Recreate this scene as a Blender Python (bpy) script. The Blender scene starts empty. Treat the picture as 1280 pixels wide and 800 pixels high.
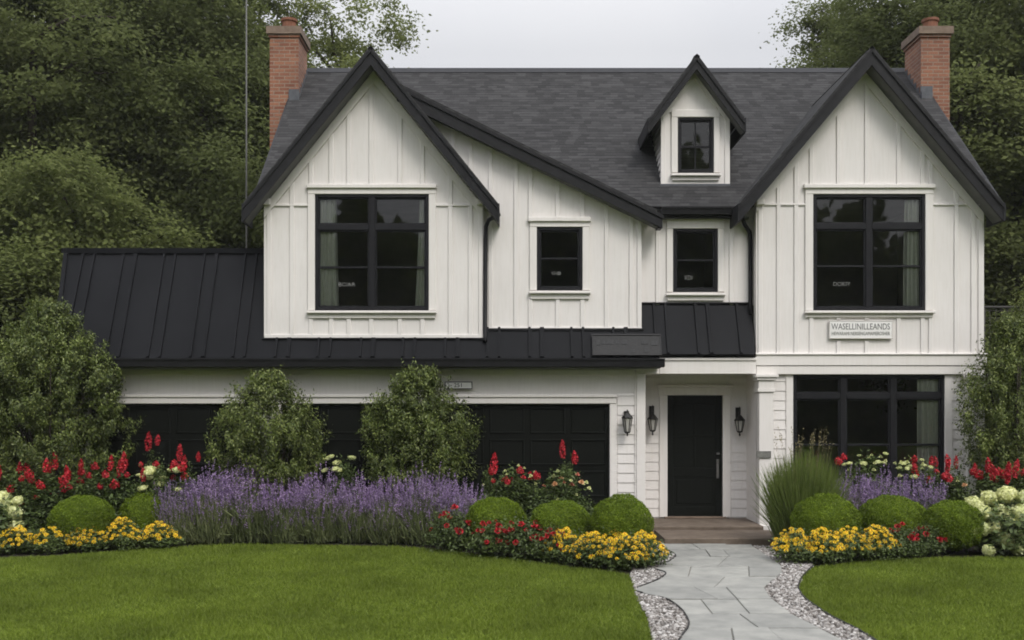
import bpy, math, random
import numpy as np
from mathutils import Vector, Matrix

S = bpy.context.scene
COL = S.collection
R = math.radians
F, H, D0 = 1314.0, 2.15, 18.0        # focal length in photo pixels, eye height, distance eye to facade

# ------------------------------------------------------------------ camera, sky, sun, exposure
cam = bpy.data.cameras.new('camera')
cam.sensor_width = 36; cam.lens = F / 1280 * 36; cam.shift_y = 110 / 1280
cam.dof.use_dof = True; cam.dof.focus_distance = 17.5; cam.dof.aperture_fstop = 1.8
cam.clip_start = .1; cam.clip_end = 2000
co = bpy.data.objects.new('camera', cam); COL.objects.link(co)
co.location = (0, -D0, H); co.rotation_euler = (R(90), 0, 0)
S.camera = co

SUN_EL, SUN_AZ = 48, 28               # azimuth: degrees to the right of the viewer's back
w = bpy.data.worlds.new('World'); S.world = w; w.use_nodes = True
nt = w.node_tree; nt.nodes.clear()
N = nt.nodes.new; L = nt.links.new
out = N('ShaderNodeOutputWorld'); bg = N('ShaderNodeBackground'); sky = N('ShaderNodeTexSky')
sky.sky_type = 'NISHITA'; sky.sun_disc = False
sky.sun_elevation = R(SUN_EL); sky.sun_rotation = R(180 - SUN_AZ)
sky.air_density = 1.2; sky.dust_density = 4.0; sky.ozone_density = 1.0
hsv = N('ShaderNodeHueSaturation'); hsv.inputs['Saturation'].default_value = .22
L(sky.outputs[0], hsv.inputs['Color'])
tc = N('ShaderNodeTexCoord'); nz = N('ShaderNodeTexNoise'); nz.inputs['Scale'].default_value = 1.6
nz.inputs['Detail'].default_value = 4; L(tc.outputs['Generated'], nz.inputs['Vector'])
cr = N('ShaderNodeValToRGB'); cr.color_ramp.elements[0].position = .3; cr.color_ramp.elements[1].position = .75
cr.color_ramp.elements[0].color = (5.6, 5.75, 6.3, 1); cr.color_ramp.elements[1].color = (7.4, 7.4, 7.6, 1)
L(nz.outputs['Fac'], cr.inputs['Fac'])
mx = N('ShaderNodeMixRGB'); mx.inputs[0].default_value = .72          # a closed cloud layer over the sky
L(hsv.outputs[0], mx.inputs[1]); L(cr.outputs[0], mx.inputs[2])
# overcast luminance: about three times brighter overhead than at the horizon
sx = N('ShaderNodeSeparateXYZ'); L(tc.outputs['Generated'], sx.inputs[0])
ml = N('ShaderNodeMapRange'); ml.inputs['From Min'].default_value = .32; ml.inputs['From Max'].default_value = 1.0
ml.inputs['To Min'].default_value = 1.05; ml.inputs['To Max'].default_value = 3.5; L(sx.outputs['Z'], ml.inputs['Value'])
sc_ = N('ShaderNodeVectorMath'); sc_.operation = 'SCALE'; L(mx.outputs[0], sc_.inputs[0]); L(ml.outputs[0], sc_.inputs['Scale'])
L(sc_.outputs[0], bg.inputs['Color']); bg.inputs['Strength'].default_value = .12
L(bg.outputs[0], out.inputs[0])

sl = bpy.data.lights.new('sun', 'SUN'); sl.energy = 1.5; sl.angle = R(18); sl.color = (1, .95, .88)
so = bpy.data.objects.new('sun', sl); COL.objects.link(so)
so.rotation_euler = (R(90 - SUN_EL), 0, R(SUN_AZ))

vs = S.view_settings
vs.view_transform = 'Standard'; vs.look = 'None'; vs.exposure = 0.0; vs.gamma = 1; vs.use_curve_mapping = False
S.cycles.max_bounces = 6; S.cycles.transparent_max_bounces = 12
S.cycles.use_adaptive_sampling = True
S.render.film_transparent = False
S.cycles.filter_width = 1.8

# ------------------------------------------------------------------ helpers
def PX(px, Y): return (px - 640) * (D0 + Y) / F
def PZ(py, Y): return H - (py - 510) * (D0 + Y) / F
def G(px, py):                                   # pixel on the ground
    d = F * H / (py - 510); return ((px - 640) * d / F, d - D0)
def AT(px, d): return ((px - 640) * d / F, d - D0)

def newmesh(name, V, FA, mat=None, smooth=False, uv=False, mi=None):
    me = bpy.data.meshes.new(name)
    V = np.asarray(V, dtype=np.float32).reshape(-1, 3)
    if isinstance(FA, np.ndarray):
        k = FA.shape[1]; nf = len(FA)
        me.vertices.add(len(V)); me.vertices.foreach_set('co', V.ravel())
        me.loops.add(nf * k); me.loops.foreach_set('vertex_index', FA.astype(np.int32).ravel())
        me.polygons.add(nf); me.polygons.foreach_set('loop_start', np.arange(0, nf * k, k, dtype=np.int32))
        me.update(calc_edges=True)
    else:
        me.from_pydata(V.tolist(), [], FA)
    for m in (mat if isinstance(mat, (list, tuple)) else [mat]):
        if m: me.materials.append(m)
    if mi is not None: me.polygons.foreach_set('material_index', np.asarray(mi, dtype=np.int32))
    if smooth: me.polygons.foreach_set('use_smooth', np.ones(len(me.polygons), dtype=bool))
    if uv:
        ul = me.uv_layers.new(name='UVMap')
        for p in me.polygons:
            n = p.normal
            u = Vector((0, 0, 1)).cross(n)
            u = Vector((1, 0, 0)) if u.length < 1e-3 else u.normalized()
            v = n.cross(u)
            for li in p.loop_indices:
                c = me.vertices[me.loops[li].vertex_index].co
                ul.data[li].uv = (c.dot(u), c.dot(v))
    me.update()
    return me

def link(name, me, parent=None, loc=None):
    o = bpy.data.objects.new(name, me); COL.objects.link(o)
    if parent is not None: o.parent = parent
    if loc is not None: o.location = loc
    return o

def tag(o, label, cat, group=None, kind=None):
    if label: o['label'] = label
    if cat: o['category'] = cat
    if group: o['group'] = group
    if kind: o['kind'] = kind
    return o

def empty(name, loc, label, cat, group=None, rz=0):
    o = bpy.data.objects.new(name, None); COL.objects.link(o); o.location = loc; o.rotation_euler = (0, 0, rz)
    o.empty_display_size = .2
    return tag(o, label, cat, group)

def dup(o, parent=None):
    c = o.copy(); COL.objects.link(c)
    if parent is not None: c.parent = parent
    for ch in list(o.children): dup(ch, c)
    return c

class MB:
    def __init__(s): s.v = []; s.f = []
    def add(s, V, FA):
        b = len(s.v); s.v += [tuple(p) for p in V]; s.f += [tuple(i + b for i in f) for f in FA]; return s
    def box(s, x0, x1, y0, y1, z0, z1):
        if x0 > x1: x0, x1 = x1, x0
        if y0 > y1: y0, y1 = y1, y0
        if z0 > z1: z0, z1 = z1, z0
        return s.add([(x0,y0,z0),(x1,y0,z0),(x1,y1,z0),(x0,y1,z0),(x0,y0,z1),(x1,y0,z1),(x1,y1,z1),(x0,y1,z1)],
                     [(0,3,2,1),(4,5,6,7),(0,1,5,4),(1,2,6,5),(2,3,7,6),(3,0,4,7)])
    def bevbox(s, x0, x1, y0, y1, z0, z1, b=.006):      # box with chamfered front edges (front = -Y)
        V = [(x0,y0+b,z0),(x1,y0+b,z0),(x1,y0+b,z1),(x0,y0+b,z1),(x0+b,y0,z0+b),(x1-b,y0,z0+b),(x1-b,y0,z1-b),(x0+b,y0,z1-b),
             (x0,y1,z0),(x1,y1,z0),(x1,y1,z1),(x0,y1,z1)]
        return s.add(V, [(4,5,6,7),(0,1,5,4),(1,2,6,5),(2,3,7,6),(3,0,4,7),(8,9,1,0),(9,10,2,1),(10,11,3,2),(11,8,0,3),(8,11,10,9)])
    def prism(s, poly, vec):                            # polygon extruded along vec
        n = len(poly); P = [Vector(p) for p in poly]; vec = Vector(vec)
        nn = Vector((0,0,0))
        for i in range(n): nn += P[i].cross(P[(i+1) % n])
        if nn.dot(vec) < 0: P.reverse()                 # first cap must face away from vec
        Q = [p + vec for p in P]
        fs = [tuple(range(n))[::-1], tuple(range(n, 2*n))]
        for i in range(n):
            j = (i+1) % n; fs.append((i, j, n+j, n+i))
        return s.add(P + Q, fs)
    def xz(s, poly, y0, y1): return s.prism([(x, y0, z) for x, z in poly], (0, y1 - y0, 0))
    def yz(s, poly, x0, x1): return s.prism([(x0, y, z) for y, z in poly], (x1 - x0, 0, 0))
    def xy(s, poly, z0, z1): return s.prism([(x, y, z0) for x, y in poly], (0, 0, z1 - z0))
    def tube(s, pts, rad, seg=8, cap=True):
        pts = [Vector(p) for p in pts]; n = len(pts)
        rr = rad if isinstance(rad, (list, tuple)) else [rad] * n
        V = []; FA = []; ref = Vector((.31, .87, .2)).normalized()
        for i, p in enumerate(pts):
            t = (pts[min(i+1, n-1)] - pts[max(i-1, 0)]).normalized()
            a = t.cross(ref)
            if a.length < .05: a = t.cross(Vector((1, 0, 0)))
            a.normalize(); b = t.cross(a)
            for k in range(seg):
                an = 2 * math.pi * k / seg
                V.append(p + (a * math.cos(an) + b * math.sin(an)) * rr[i])
        for i in range(n-1):
            for k in range(seg):
                k2 = (k+1) % seg
                FA.append((i*seg+k, i*seg+k2, (i+1)*seg+k2, (i+1)*seg+k))
        if cap: FA += [tuple(range(seg))[::-1], tuple((n-1)*seg + k for k in range(seg))]
        return s.add(V, FA)
    def lathe(s, prof, c, seg=12):                      # prof: (radius, z)
        V = []; FA = []; n = len(prof)
        for r, z in prof:
            for k in range(seg):
                a = 2*math.pi*k/seg; V.append((c[0]+r*math.cos(a), c[1]+r*math.sin(a), c[2]+z))
        for i in range(n-1):
            for k in range(seg):
                k2 = (k+1) % seg; FA.append((i*seg+k, i*seg+k2, (i+1)*seg+k2, (i+1)*seg+k))
        FA += [tuple(range(seg))[::-1], tuple((n-1)*seg+k for k in range(seg))]
        return s.add(V, FA)
    def build(s, name, mat, parent=None, smooth=False, origin=None):
        V = np.array(s.v, dtype=np.float32)
        if parent is not None:
            V = V - np.array(world_loc(parent), dtype=np.float32)
        if origin is not None: V = V - np.array(origin, dtype=np.float32)
        me = newmesh(name, V, s.f, mat, smooth, uv=True)
        return link(name, me, parent, origin)

def world_loc(o):
    p = Vector(o.location); q = o.parent
    while q is not None: p += Vector(q.location); q = q.parent
    return p

# ------------------------------------------------------------------ materials
MAT = {}
def mat(name):
    m = bpy.data.materials.new(name); m.use_nodes = True
    t = m.node_tree; b = t.nodes['Principled BSDF']; MAT[name] = m
    return m, t, b
def noise(t, scale, detail=4, coord='Object', vec_scale=None, rough=.6):
    c = t.nodes.new('ShaderNodeTexCoord'); n = t.nodes.new('ShaderNodeTexNoise')
    n.inputs['Scale'].default_value = scale; n.inputs['Detail'].default_value = detail; n.inputs['Roughness'].default_value = rough
    src = c.outputs[coord]
    if vec_scale:
        mp = t.nodes.new('ShaderNodeMapping'); mp.inputs['Scale'].default_value = vec_scale
        t.links.new(src, mp.inputs['Vector']); src = mp.outputs[0]
    t.links.new(src, n.inputs['Vector'])
    return n
def ramp(t, fac, stops):
    r = t.nodes.new('ShaderNodeValToRGB'); e = r.color_ramp.elements
    while len(e) < len(stops): e.new(.5)
    for i, (p, c) in enumerate(stops): e[i].position = p; e[i].color = (*c, 1)
    t.links.new(fac, r.inputs['Fac']); return r
def bump(t, b, fac, strength=.3, dist=.01):
    n = t.nodes.new('ShaderNodeBump'); n.inputs['Strength'].default_value = strength; n.inputs['Distance'].default_value = dist
    t.links.new(fac, n.inputs['Height']); t.links.new(n.outputs[0], b.inputs['Normal']); return n
def simple(name, c0, c1, rough=.6, scale=6, bs=.1, bd=.004, metal=0, vec_scale=None, bscale=None, spec=.3):
    m, t, b = mat(name)
    n = noise(t, scale, 6, vec_scale=vec_scale); r = ramp(t, n.outputs['Fac'], [(.3, c0), (.7, c1)])
    t.links.new(r.outputs[0], b.inputs['Base Color']); b.inputs['Roughness'].default_value = rough; b.inputs['Metallic'].default_value = metal; b.inputs['Specular IOR Level'].default_value = spec
    if bs:
        nb = noise(t, bscale or scale * 8, 4); bump(t, b, nb.outputs['Fac'], bs, bd)
    return m

def mk_white(name, a, b_):
    m, t, b = mat(name)
    n1 = noise(t, .9, 5); n2 = noise(t, 5, 5, vec_scale=(6, 6, .5))
    r1 = ramp(t, n1.outputs['Fac'], [(.25, a), (.75, b_)])
    r2 = ramp(t, n2.outputs['Fac'], [(.3, (.93, .925, .91)), (.55, (1, 1, 1))])
    mxx = t.nodes.new('ShaderNodeMixRGB'); mxx.blend_type = 'MULTIPLY'; mxx.inputs[0].default_value = .8
    t.links.new(r1.outputs[0], mxx.inputs[1]); t.links.new(r2.outputs[0], mxx.inputs[2])
    t.links.new(mxx.outputs[0], b.inputs['Base Color']); b.inputs['Roughness'].default_value = .55
    nb = noise(t, 40, 5, vec_scale=(1, 1, .12)); bump(t, b, nb.outputs['Fac'], .12, .003)
    return m
mk_white('white_paint', (.655, .627, .602), (.73, .70, .675))
mk_white('cream_paint', (.62, .57, .47), (.68, .64, .54))
mk_white('white_trim', (.675, .645, .612), (.725, .695, .665))
simple('black_paint', (.010, .010, .011), (.017, .017, .019), .5, 8, .15, .002, spec=.18)
simple('frame_black', (.010, .010, .012), (.016, .016, .018), .4, 8, .1, .001, spec=.2)
simple('metal_roof', (.0065, .007, .0085), (.0105, .011, .013), .55, 1.2, .12, .003, vec_scale=(1, 1, .5), spec=.08)
simple('door_black', (.0035, .0045, .0033), (.006, .007, .0055), .5, 12, .1, .001, spec=.1)
simple('interior', (.17, .165, .135), (.24, .23, .19), .9, 2, 0)
simple('steel', (.35, .35, .36), (.5, .5, .5), .3, 20, .05, .001, metal=1)
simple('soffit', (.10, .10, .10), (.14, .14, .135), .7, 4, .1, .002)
simple('curtain_cloth', (.70, .73, .66), (.80, .82, .76), .9, 10, .2, .002)
simple('porch_stone', (.085, .064, .047), (.155, .122, .094), .8, 5, .5, .01)
simple('terracotta', (.15, .062, .036), (.21, .092, .056), .8, 9, .3, .004)
simple('cap_stone', (.14, .10, .075), (.22, .165, .125), .85, 9, .5, .006)
simple('lead', (.06, .065, .075), (.10, .105, .115), .5, 10, .2, .003)
simple('lantern_glass', (.30, .29, .26), (.42, .41, .38), .3, 9, 0)
simple('lantern_metal', (.008, .008, .008), (.016, .015, .014), .4, 20, .1, .001)
simple('sign_white', (.70, .69, .67), (.78, .77, .75), .6, 9, .1, .001)
simple('sign_ink', (.13, .13, .125), (.2, .2, .195), .7, 20, 0)
simple('sign_dark', (.012, .012, .0125), (.026, .026, .026), .6, 25, .6, .006)
simple('sign_worn', (.024, .024, .025), (.05, .05, .052), .8, 30, .4, .004)
simple('plaque_grey', (.10, .10, .09), (.22, .22, .20), .6, 40, .3, .003)
simple('decal_white', (.13, .13, .125), (.2, .2, .195), .8, 20, 0)
simple('bark', (.022, .018, .013), (.055, .045, .034), .95, 7, .8, .03, vec_scale=(1, 1, .2))
simple('soil', (.014, .010, .007), (.035, .025, .017), 1, 14, .9, .03)
simple('edging_black', (.012, .012, .012), (.03, .028, .026), .7, 12, .3, .004)
simple('pole_metal', (.07, .07, .065), (.12, .12, .11), .6, 8, .1, .002)
simple('wire_dark', (.03, .03, .028), (.06, .055, .05), .6, 8, 0)
simple('stem_green', (.03, .05, .015), (.05, .08, .025), .8, 9, 0)
simple('foundation', (.18, .17, .155), (.25, .24, .22), .9, 6, .5, .01)

def brickish(name, c1, c2, mortar, bw, rh, ms, rough, strength, dist, vary=None, offset=.5):
    m, t, b = mat(name)
    uv = t.nodes.new('ShaderNodeUVMap'); br = t.nodes.new('ShaderNodeTexBrick')
    br.inputs['Scale'].default_value = 1; br.inputs['Brick Width'].default_value = bw; br.inputs['Row Height'].default_value = rh
    br.inputs['Mortar Size'].default_value = ms; br.inputs['Mortar Smooth'].default_value = .2; br.inputs['Bias'].default_value = 0
    br.offset = offset
    br.inputs['Color1'].default_value = (*c1, 1); br.inputs['Color2'].default_value = (*c2, 1); br.inputs['Mortar'].default_value = (*mortar, 1)
    t.links.new(uv.outputs[0], br.inputs['Vector'])
    n = noise(t, 1.3, 6); n2 = noise(t, 60, 3)
    r = ramp(t, n.outputs['Fac'], [(.3, (.72, .72, .74)), (.7, (1.15, 1.14, 1.1))])
    r2 = ramp(t, n2.outputs['Fac'], [(.3, (.75, .75, .75)), (.7, (1.2, 1.2, 1.2))])
    ma = t.nodes.new('ShaderNodeMixRGB'); ma.blend_type = 'MULTIPLY'; ma.inputs[0].default_value = 1
    mb = t.nodes.new('ShaderNodeMixRGB'); mb.blend_type = 'MULTIPLY'; mb.inputs[0].default_value = 1
    t.links.new(br.outputs['Color'], ma.inputs[1]); t.links.new(r.outputs[0], ma.inputs[2])
    t.links.new(ma.outputs[0], mb.inputs[1]); t.links.new(r2.outputs[0], mb.inputs[2])
    t.links.new(mb.outputs[0], b.inputs['Base Color']); b.inputs['Roughness'].default_value = rough
    inv = t.nodes.new('ShaderNodeMath'); inv.operation = 'MULTIPLY_ADD'; inv.inputs[1].default_value = -1; inv.inputs[2].default_value = 1
    t.links.new(br.outputs['Fac'], inv.inputs[0])
    ad = t.nodes.new('ShaderNodeMath'); ad.operation = 'MULTIPLY_ADD'; ad.inputs[1].default_value = .35
    t.links.new(n2.outputs['Fac'], ad.inputs[0]); t.links.new(inv.outputs[0], ad.inputs[2])
    bump(t, b, ad.outputs[0], strength, dist)
    return m
brickish('brick', (.20, .072, .040), (.31, .135, .078), (.27, .20, .15), .215, .075, .010, .85, .8, .012)

def shingle_mat():
    m, t, b = mat('shingle'); nn = t.nodes.new; lk = t.links.new
    def M(op, a, b_=None, c=None):
        n = nn('ShaderNodeMath'); n.operation = op
        for k, v in enumerate((a, b_, c)):
            if v is None: continue
            if isinstance(v, (int, float)): n.inputs[k].default_value = v
            else: lk(v, n.inputs[k])
        return n.outputs[0]
    uv = nn('ShaderNodeUVMap'); sp = nn('ShaderNodeSeparateXYZ'); lk(uv.outputs[0], sp.inputs[0])
    wob = noise(t, .8, 3); wob2 = noise(t, 9, 2)
    v = M('ADD', M('DIVIDE', sp.outputs['Y'], .105), M('MULTIPLY', wob.outputs['Fac'], .25))
    row = M('FLOOR', v); fr = M('SUBTRACT', v, row)
    def wn(x, y):
        c = nn('ShaderNodeCombineXYZ'); lk(x, c.inputs[0]); lk(y, c.inputs[1]); w_ = nn('ShaderNodeTexWhiteNoise'); w_.noise_dimensions = '2D'; lk(c.outputs[0], w_.inputs['Vector']); return w_.outputs['Value']
    zero = M('MULTIPLY', row, 0.0)
    u = M('ADD', M('DIVIDE', sp.outputs['X'], .17), M('MULTIPLY', wn(row, zero), 7.0))
    u = M('ADD', u, M('MULTIPLY', wob2.outputs['Fac'], .8))
    tab = wn(M('FLOOR', u), row)                        # tone of each tab
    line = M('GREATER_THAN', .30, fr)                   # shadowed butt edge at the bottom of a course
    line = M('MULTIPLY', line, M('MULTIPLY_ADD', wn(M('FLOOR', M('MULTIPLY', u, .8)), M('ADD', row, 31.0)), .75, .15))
    r = ramp(t, tab, [(0, (.031, .0307, .031)), (.5, (.042, .0416, .0423)), (1, (.056, .0552, .056))])
    grit = noise(t, 70, 3); big = noise(t, .8, 5)
    g2 = ramp(t, grit.outputs['Fac'], [(.3, (.7, .7, .7)), (.7, (1.25, 1.25, 1.25))]); b2 = ramp(t, big.outputs['Fac'], [(.3, (.9, .9, .9)), (.7, (1.07, 1.07, 1.06))])
    def mul(a, c, f=1.0, ty='MULTIPLY'):
        x = nn('ShaderNodeMixRGB'); x.blend_type = ty
        if isinstance(f, float): x.inputs[0].default_value = f
        else: lk(f, x.inputs[0])
        lk(a, x.inputs[1])
        if isinstance(c, tuple): x.inputs[2].default_value = c
        else: lk(c, x.inputs[2])
        return x.outputs[0]
    col = mul(mul(r.outputs[0], g2.outputs[0]), b2.outputs[0])
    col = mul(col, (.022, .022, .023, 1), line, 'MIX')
    lk(col, b.inputs['Base Color']); b.inputs['Roughness'].default_value = .95; b.inputs['Specular IOR Level'].default_value = .1
    h = M('ADD', M('MULTIPLY', M('SUBTRACT', 1.0, fr), .8), M('MULTIPLY', grit.outputs['Fac'], .25)); h = M('ADD', h, M('MULTIPLY', tab, .4))
    bump(t, b, h, .6, .015)
shingle_mat()

def glass_mat():
    m, t, b = mat('window_glass'); t.nodes.remove(b)
    o = t.nodes['Material Output']; tr = t.nodes.new('ShaderNodeBsdfTransparent'); gl = t.nodes.new('ShaderNodeBsdfGlossy')
    fr = t.nodes.new('ShaderNodeFresnel'); fr.inputs['IOR'].default_value = 1.75; ms = t.nodes.new('ShaderNodeMixShader')
    tr.inputs['Color'].default_value = (.93, .94, .92, 1); gl.inputs['Roughness'].default_value = .02
    n = noise(t, 1.2, 2); bp = t.nodes.new('ShaderNodeBump'); bp.inputs['Strength'].default_value = .04; bp.inputs['Distance'].default_value = .02
    t.links.new(n.outputs['Fac'], bp.inputs['Height']); t.links.new(bp.outputs[0], gl.inputs['Normal'])
    t.links.new(fr.outputs[0], ms.inputs[0]); t.links.new(tr.outputs[0], ms.inputs[1]); t.links.new(gl.outputs[0], ms.inputs[2])
    t.links.new(ms.outputs[0], o.inputs['Surface'])
glass_mat()

def leaf_mat(name, stops, transl=.25, rough=.55, nscale=1.2, namt=.5, spec=.3):
    m, t, b = mat(name)
    g = t.nodes.new('ShaderNodeNewGeometry')
    r = ramp(t, g.outputs['Random Per Island'], stops)
    n = noise(t, nscale, 3)
    r2 = ramp(t, n.outputs['Fac'], [(.3, (1 - namt, 1 - namt, 1 - namt)), (.7, (1 + namt, 1 + namt * .95, 1 + namt * .6))])
    oi = t.nodes.new('ShaderNodeObjectInfo')
    r3 = ramp(t, oi.outputs['Random'], [(0, (.85, .88, .8)), (1, (1.12, 1.1, 1.05))])
    ma = t.nodes.new('ShaderNodeMixRGB'); ma.blend_type = 'MULTIPLY'; ma.inputs[0].default_value = 1
    mb = t.nodes.new('ShaderNodeMixRGB'); mb.blend_type = 'MULTIPLY'; mb.inputs[0].default_value = 1
    t.links.new(r.outputs[0], ma.inputs[1]); t.links.new(r2.outputs[0], ma.inputs[2])
    t.links.new(ma.outputs[0], mb.inputs[1]); t.links.new(r3.outputs[0], mb.inputs[2])
    t.links.new(mb.outputs[0], b.inputs['Base Color']); b.inputs['Roughness'].default_value = rough
    b.inputs['Specular IOR Level'].default_value = spec
    if transl:
        tr = t.nodes.new('ShaderNodeBsdfTranslucent'); ms = t.nodes.new('ShaderNodeMixShader'); ms.inputs[0].default_value = transl
        t.links.new(mb.outputs[0], tr.inputs['Color'])
        t.links.new(b.outputs[0], ms.inputs[1]); t.links.new(tr.outputs[0], ms.inputs[2])
        t.links.new(ms.outputs[0], t.nodes['Material Output'].inputs['Surface'])
    return m
leaf_mat('leaf_forest', [(0, (.095, .115, .045)), (.5, (.118, .140, .057)), (1, (.145, .166, .074))], .5, .8, nscale=.35, namt=.3, spec=.05)
leaf_mat('leaf_light', [(0, (.115, .142, .050)), (.5, (.145, .172, .064)), (1, (.18, .205, .085))], .5, .8, nscale=.4, namt=.25, spec=.05)
leaf_mat('leaf_shrub', [(0, (.060, .086, .020)), (.55, (.115, .150, .036)), (1, (.26, .295, .11))], .32, .45, nscale=1.8, namt=.36, spec=.35)
leaf_mat('leaf_box', [(0, (.065, .105, .008)), (.5, (.11, .165, .012)), (1, (.165, .225, .024))], .3, .6, nscale=3, namt=.3, spec=.15)
leaf_mat('leaf_flower', [(0, (.040, .060, .016)), (.5, (.065, .095, .026)), (1, (.10, .135, .045))], .2, .5, nscale=3, namt=.3)
leaf_mat('leaf_lavender', [(0, (.080, .102, .045)), (.5, (.13, .155, .07)), (1, (.21, .235, .125))], .2, .6, nscale=3, namt=.3)
leaf_mat('petal_purple', [(0, (.15, .095, .235)), (.5, (.265, .18, .38)), (1, (.42, .32, .52))], .2, .7, nscale=4, namt=.2)
leaf_mat('petal_yellow', [(0, (.72, .34, .006)), (.5, (.86, .54, .014)), (1, (.92, .68, .045))], .15, .6, nscale=8, namt=.12)
leaf_mat('petal_orange', [(0, (.42, .12, .004)), (1, (.6, .22, .01))], .1, .7, nscale=8, namt=.1)
leaf_mat('petal_red', [(0, (.24, .005, .012)), (.5, (.44, .012, .026)), (1, (.62, .045, .065))], .15, .6, nscale=8, namt=.15)
leaf_mat('petal_pink', [(0, (.48, .12, .10)), (1, (.68, .30, .22))], .2, .6, nscale=8, namt=.1)
leaf_mat('petal_peach', [(0, (.60, .30, .16)), (1, (.74, .50, .30))], .2, .6, nscale=8, namt=.1)
leaf_mat('petal_cream', [(0, (.50, .53, .23)), (.5, (.63, .65, .34)), (1, (.74, .75, .48))], .2, .7, nscale=8, namt=.1)
leaf_mat('grass_blade', [(0, (.098, .138, .014)), (.5, (.134, .182, .026)), (1, (.180, .230, .055))], .3, .8, nscale=.8, namt=.26, spec=.08)
leaf_mat('reed_blade', [(0, (.10, .14, .030)), (.6, (.15, .20, .05)), (1, (.22, .26, .09))], .4, .6, nscale=3, namt=.2)
leaf_mat('plume_tan', [(0, (.24, .20, .12)), (1, (.36, .30, .19))], .2, .8)

def lawn_ground_mat():
    m, t, b = mat('lawn_ground')
    n = noise(t, .7, 5); n2 = noise(t, 60, 4)
    r = ramp(t, n.outputs['Fac'], [(.3, (.050, .078, .009)), (.7, (.072, .102, .014))])
    r2 = ramp(t, n2.outputs['Fac'], [(.3, (.5, .5, .5)), (.7, (1.2, 1.2, 1.1))])
    ma = t.nodes.new('ShaderNodeMixRGB'); ma.blend_type = 'MULTIPLY'; ma.inputs[0].default_value = 1
    t.links.new(r.outputs[0], ma.inputs[1]); t.links.new(r2.outputs[0], ma.inputs[2]); t.links.new(ma.outputs[0], b.inputs['Base Color'])
    b.inputs['Roughness'].default_value = 1; b.inputs['Specular IOR Level'].default_value = .03; bump(t, b, n2.outputs['Fac'], .8, .03)
lawn_ground_mat()
def stone_mat(name, stops, nscale, bs, bd, rough):
    m, t, b = mat(name)
    g = t.nodes.new('ShaderNodeNewGeometry'); r = ramp(t, g.outputs['Random Per Island'], stops)
    n = noise(t, nscale, 8, rough=.65); r2 = ramp(t, n.outputs['Fac'], [(.25, (.66, .67, .67)), (.6, (1.06, 1.06, 1.04)), (.8, (1.16, 1.15, 1.12))])
    ma = t.nodes.new('ShaderNodeMixRGB'); ma.blend_type = 'MULTIPLY'; ma.inputs[0].default_value = 1
    t.links.new(r.outputs[0], ma.inputs[1]); t.links.new(r2.outputs[0], ma.inputs[2]); t.links.new(ma.outputs[0], b.inputs['Base Color'])
    b.inputs['Roughness'].default_value = rough; bump(t, b, n.outputs['Fac'], bs, bd)
stone_mat('flagstone', [(0, (.205, .205, .192)), (.5, (.235, .234, .218)), (1, (.27, .268, .248))], 3.5, .5, .012, .75)
stone_mat('pebble', [(0, (.07, .058, .050)), (.35, (.19, .172, .158)), (.7, (.31, .292, .278)), (1, (.50, .48, .465))], 9, .2, .004, .8)
stone_mat('gravel_bed', [(0, (.12, .11, .10)), (1, (.12, .11, .10))], 30, .8, .02, .95)
stone_mat('path_joint', [(0, (.15, .14, .12)), (1, (.15, .14, .12))], 20, .6, .01, .95)

# ------------------------------------------------------------------ the ground, beds, lawn, path
rng = np.random.default_rng(7)
def flat(name, poly, z, m, kind='structure', drop=.12):
    b = MB(); b.xy(poly, z - drop, z); o = b.build(name, MAT[m]); o['kind'] = kind; return o

g = MB(); g.add([(-400, -400, -.02), (400, -400, -.02), (400, 400, -.02), (-400, 400, -.02)], [(0, 1, 2, 3)])
tag(g.build('ground', MAT['lawn_ground']), None, None, kind='structure')

LE = [(-120, 700), (0, 698), (60, 696), (130, 691), (200, 685), (300, 681.5), (400, 682), (500, 684.5), (560, 689), (620, 697), (700, 708), (760, 714.5),
      (788, 720), (793, 738), (797, 750), (804, 763), (810, 776), (815, 800), (826, 850), (836, 920), (840, 1050)]
RE = [(1400, 696), (1280, 697.5), (1200, 698), (1120, 700), (1060, 704), (1017, 709.5), (1003, 722), (997, 736), (1001, 745), (1010, 754), (1038, 773), (1072, 789.5),
      (1092, 802), (1160, 850), (1260, 920), (1460, 1050)]
lawnL = [G(*p) for p in LE]; lawnR = [G(*p) for p in RE]
polyL = lawnL + [(lawnL[-1][0], -30), (-40, -30), (-40, lawnL[0][1] + .4)]
polyR = lawnR + [(lawnR[-1][0], -30), (40, -30), (40, lawnR[0][1] + .2)]
for nm, pl in (('lawn', polyL), ('lawn', polyR)):
    flat(nm, pl, .006, 'lawn_ground')
flat('garden_bed', [(-10.5, -4), (-10, -6), (PX(826, -3), -6), (1.95, -1.9), (1.95, .05), (-10, .05)], -.004, 'soil', drop=.01)
flat('garden_bed', [(4.3, -6), (9.6, -6), (10.3, -4), (9.6, .05), (4.0, .05), (4.05, -1.9)], -.004, 'soil', drop=.01)

def pip(P, poly):
    x, y = P[:, 0], P[:, 1]; ins = np.zeros(len(P), bool); n = len(poly)
    for i in range(n):
        x0, y0 = poly[i]; x1, y1 = poly[(i+1) % n]
        c = ((y0 > y) != (y1 > y))
        xi = (x1 - x0) * (y - y0) / ((y1 - y0) if abs(y1 - y0) > 1e-9 else 1e-9) + x0
        ins ^= c & (x < xi)
    return ins

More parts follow.
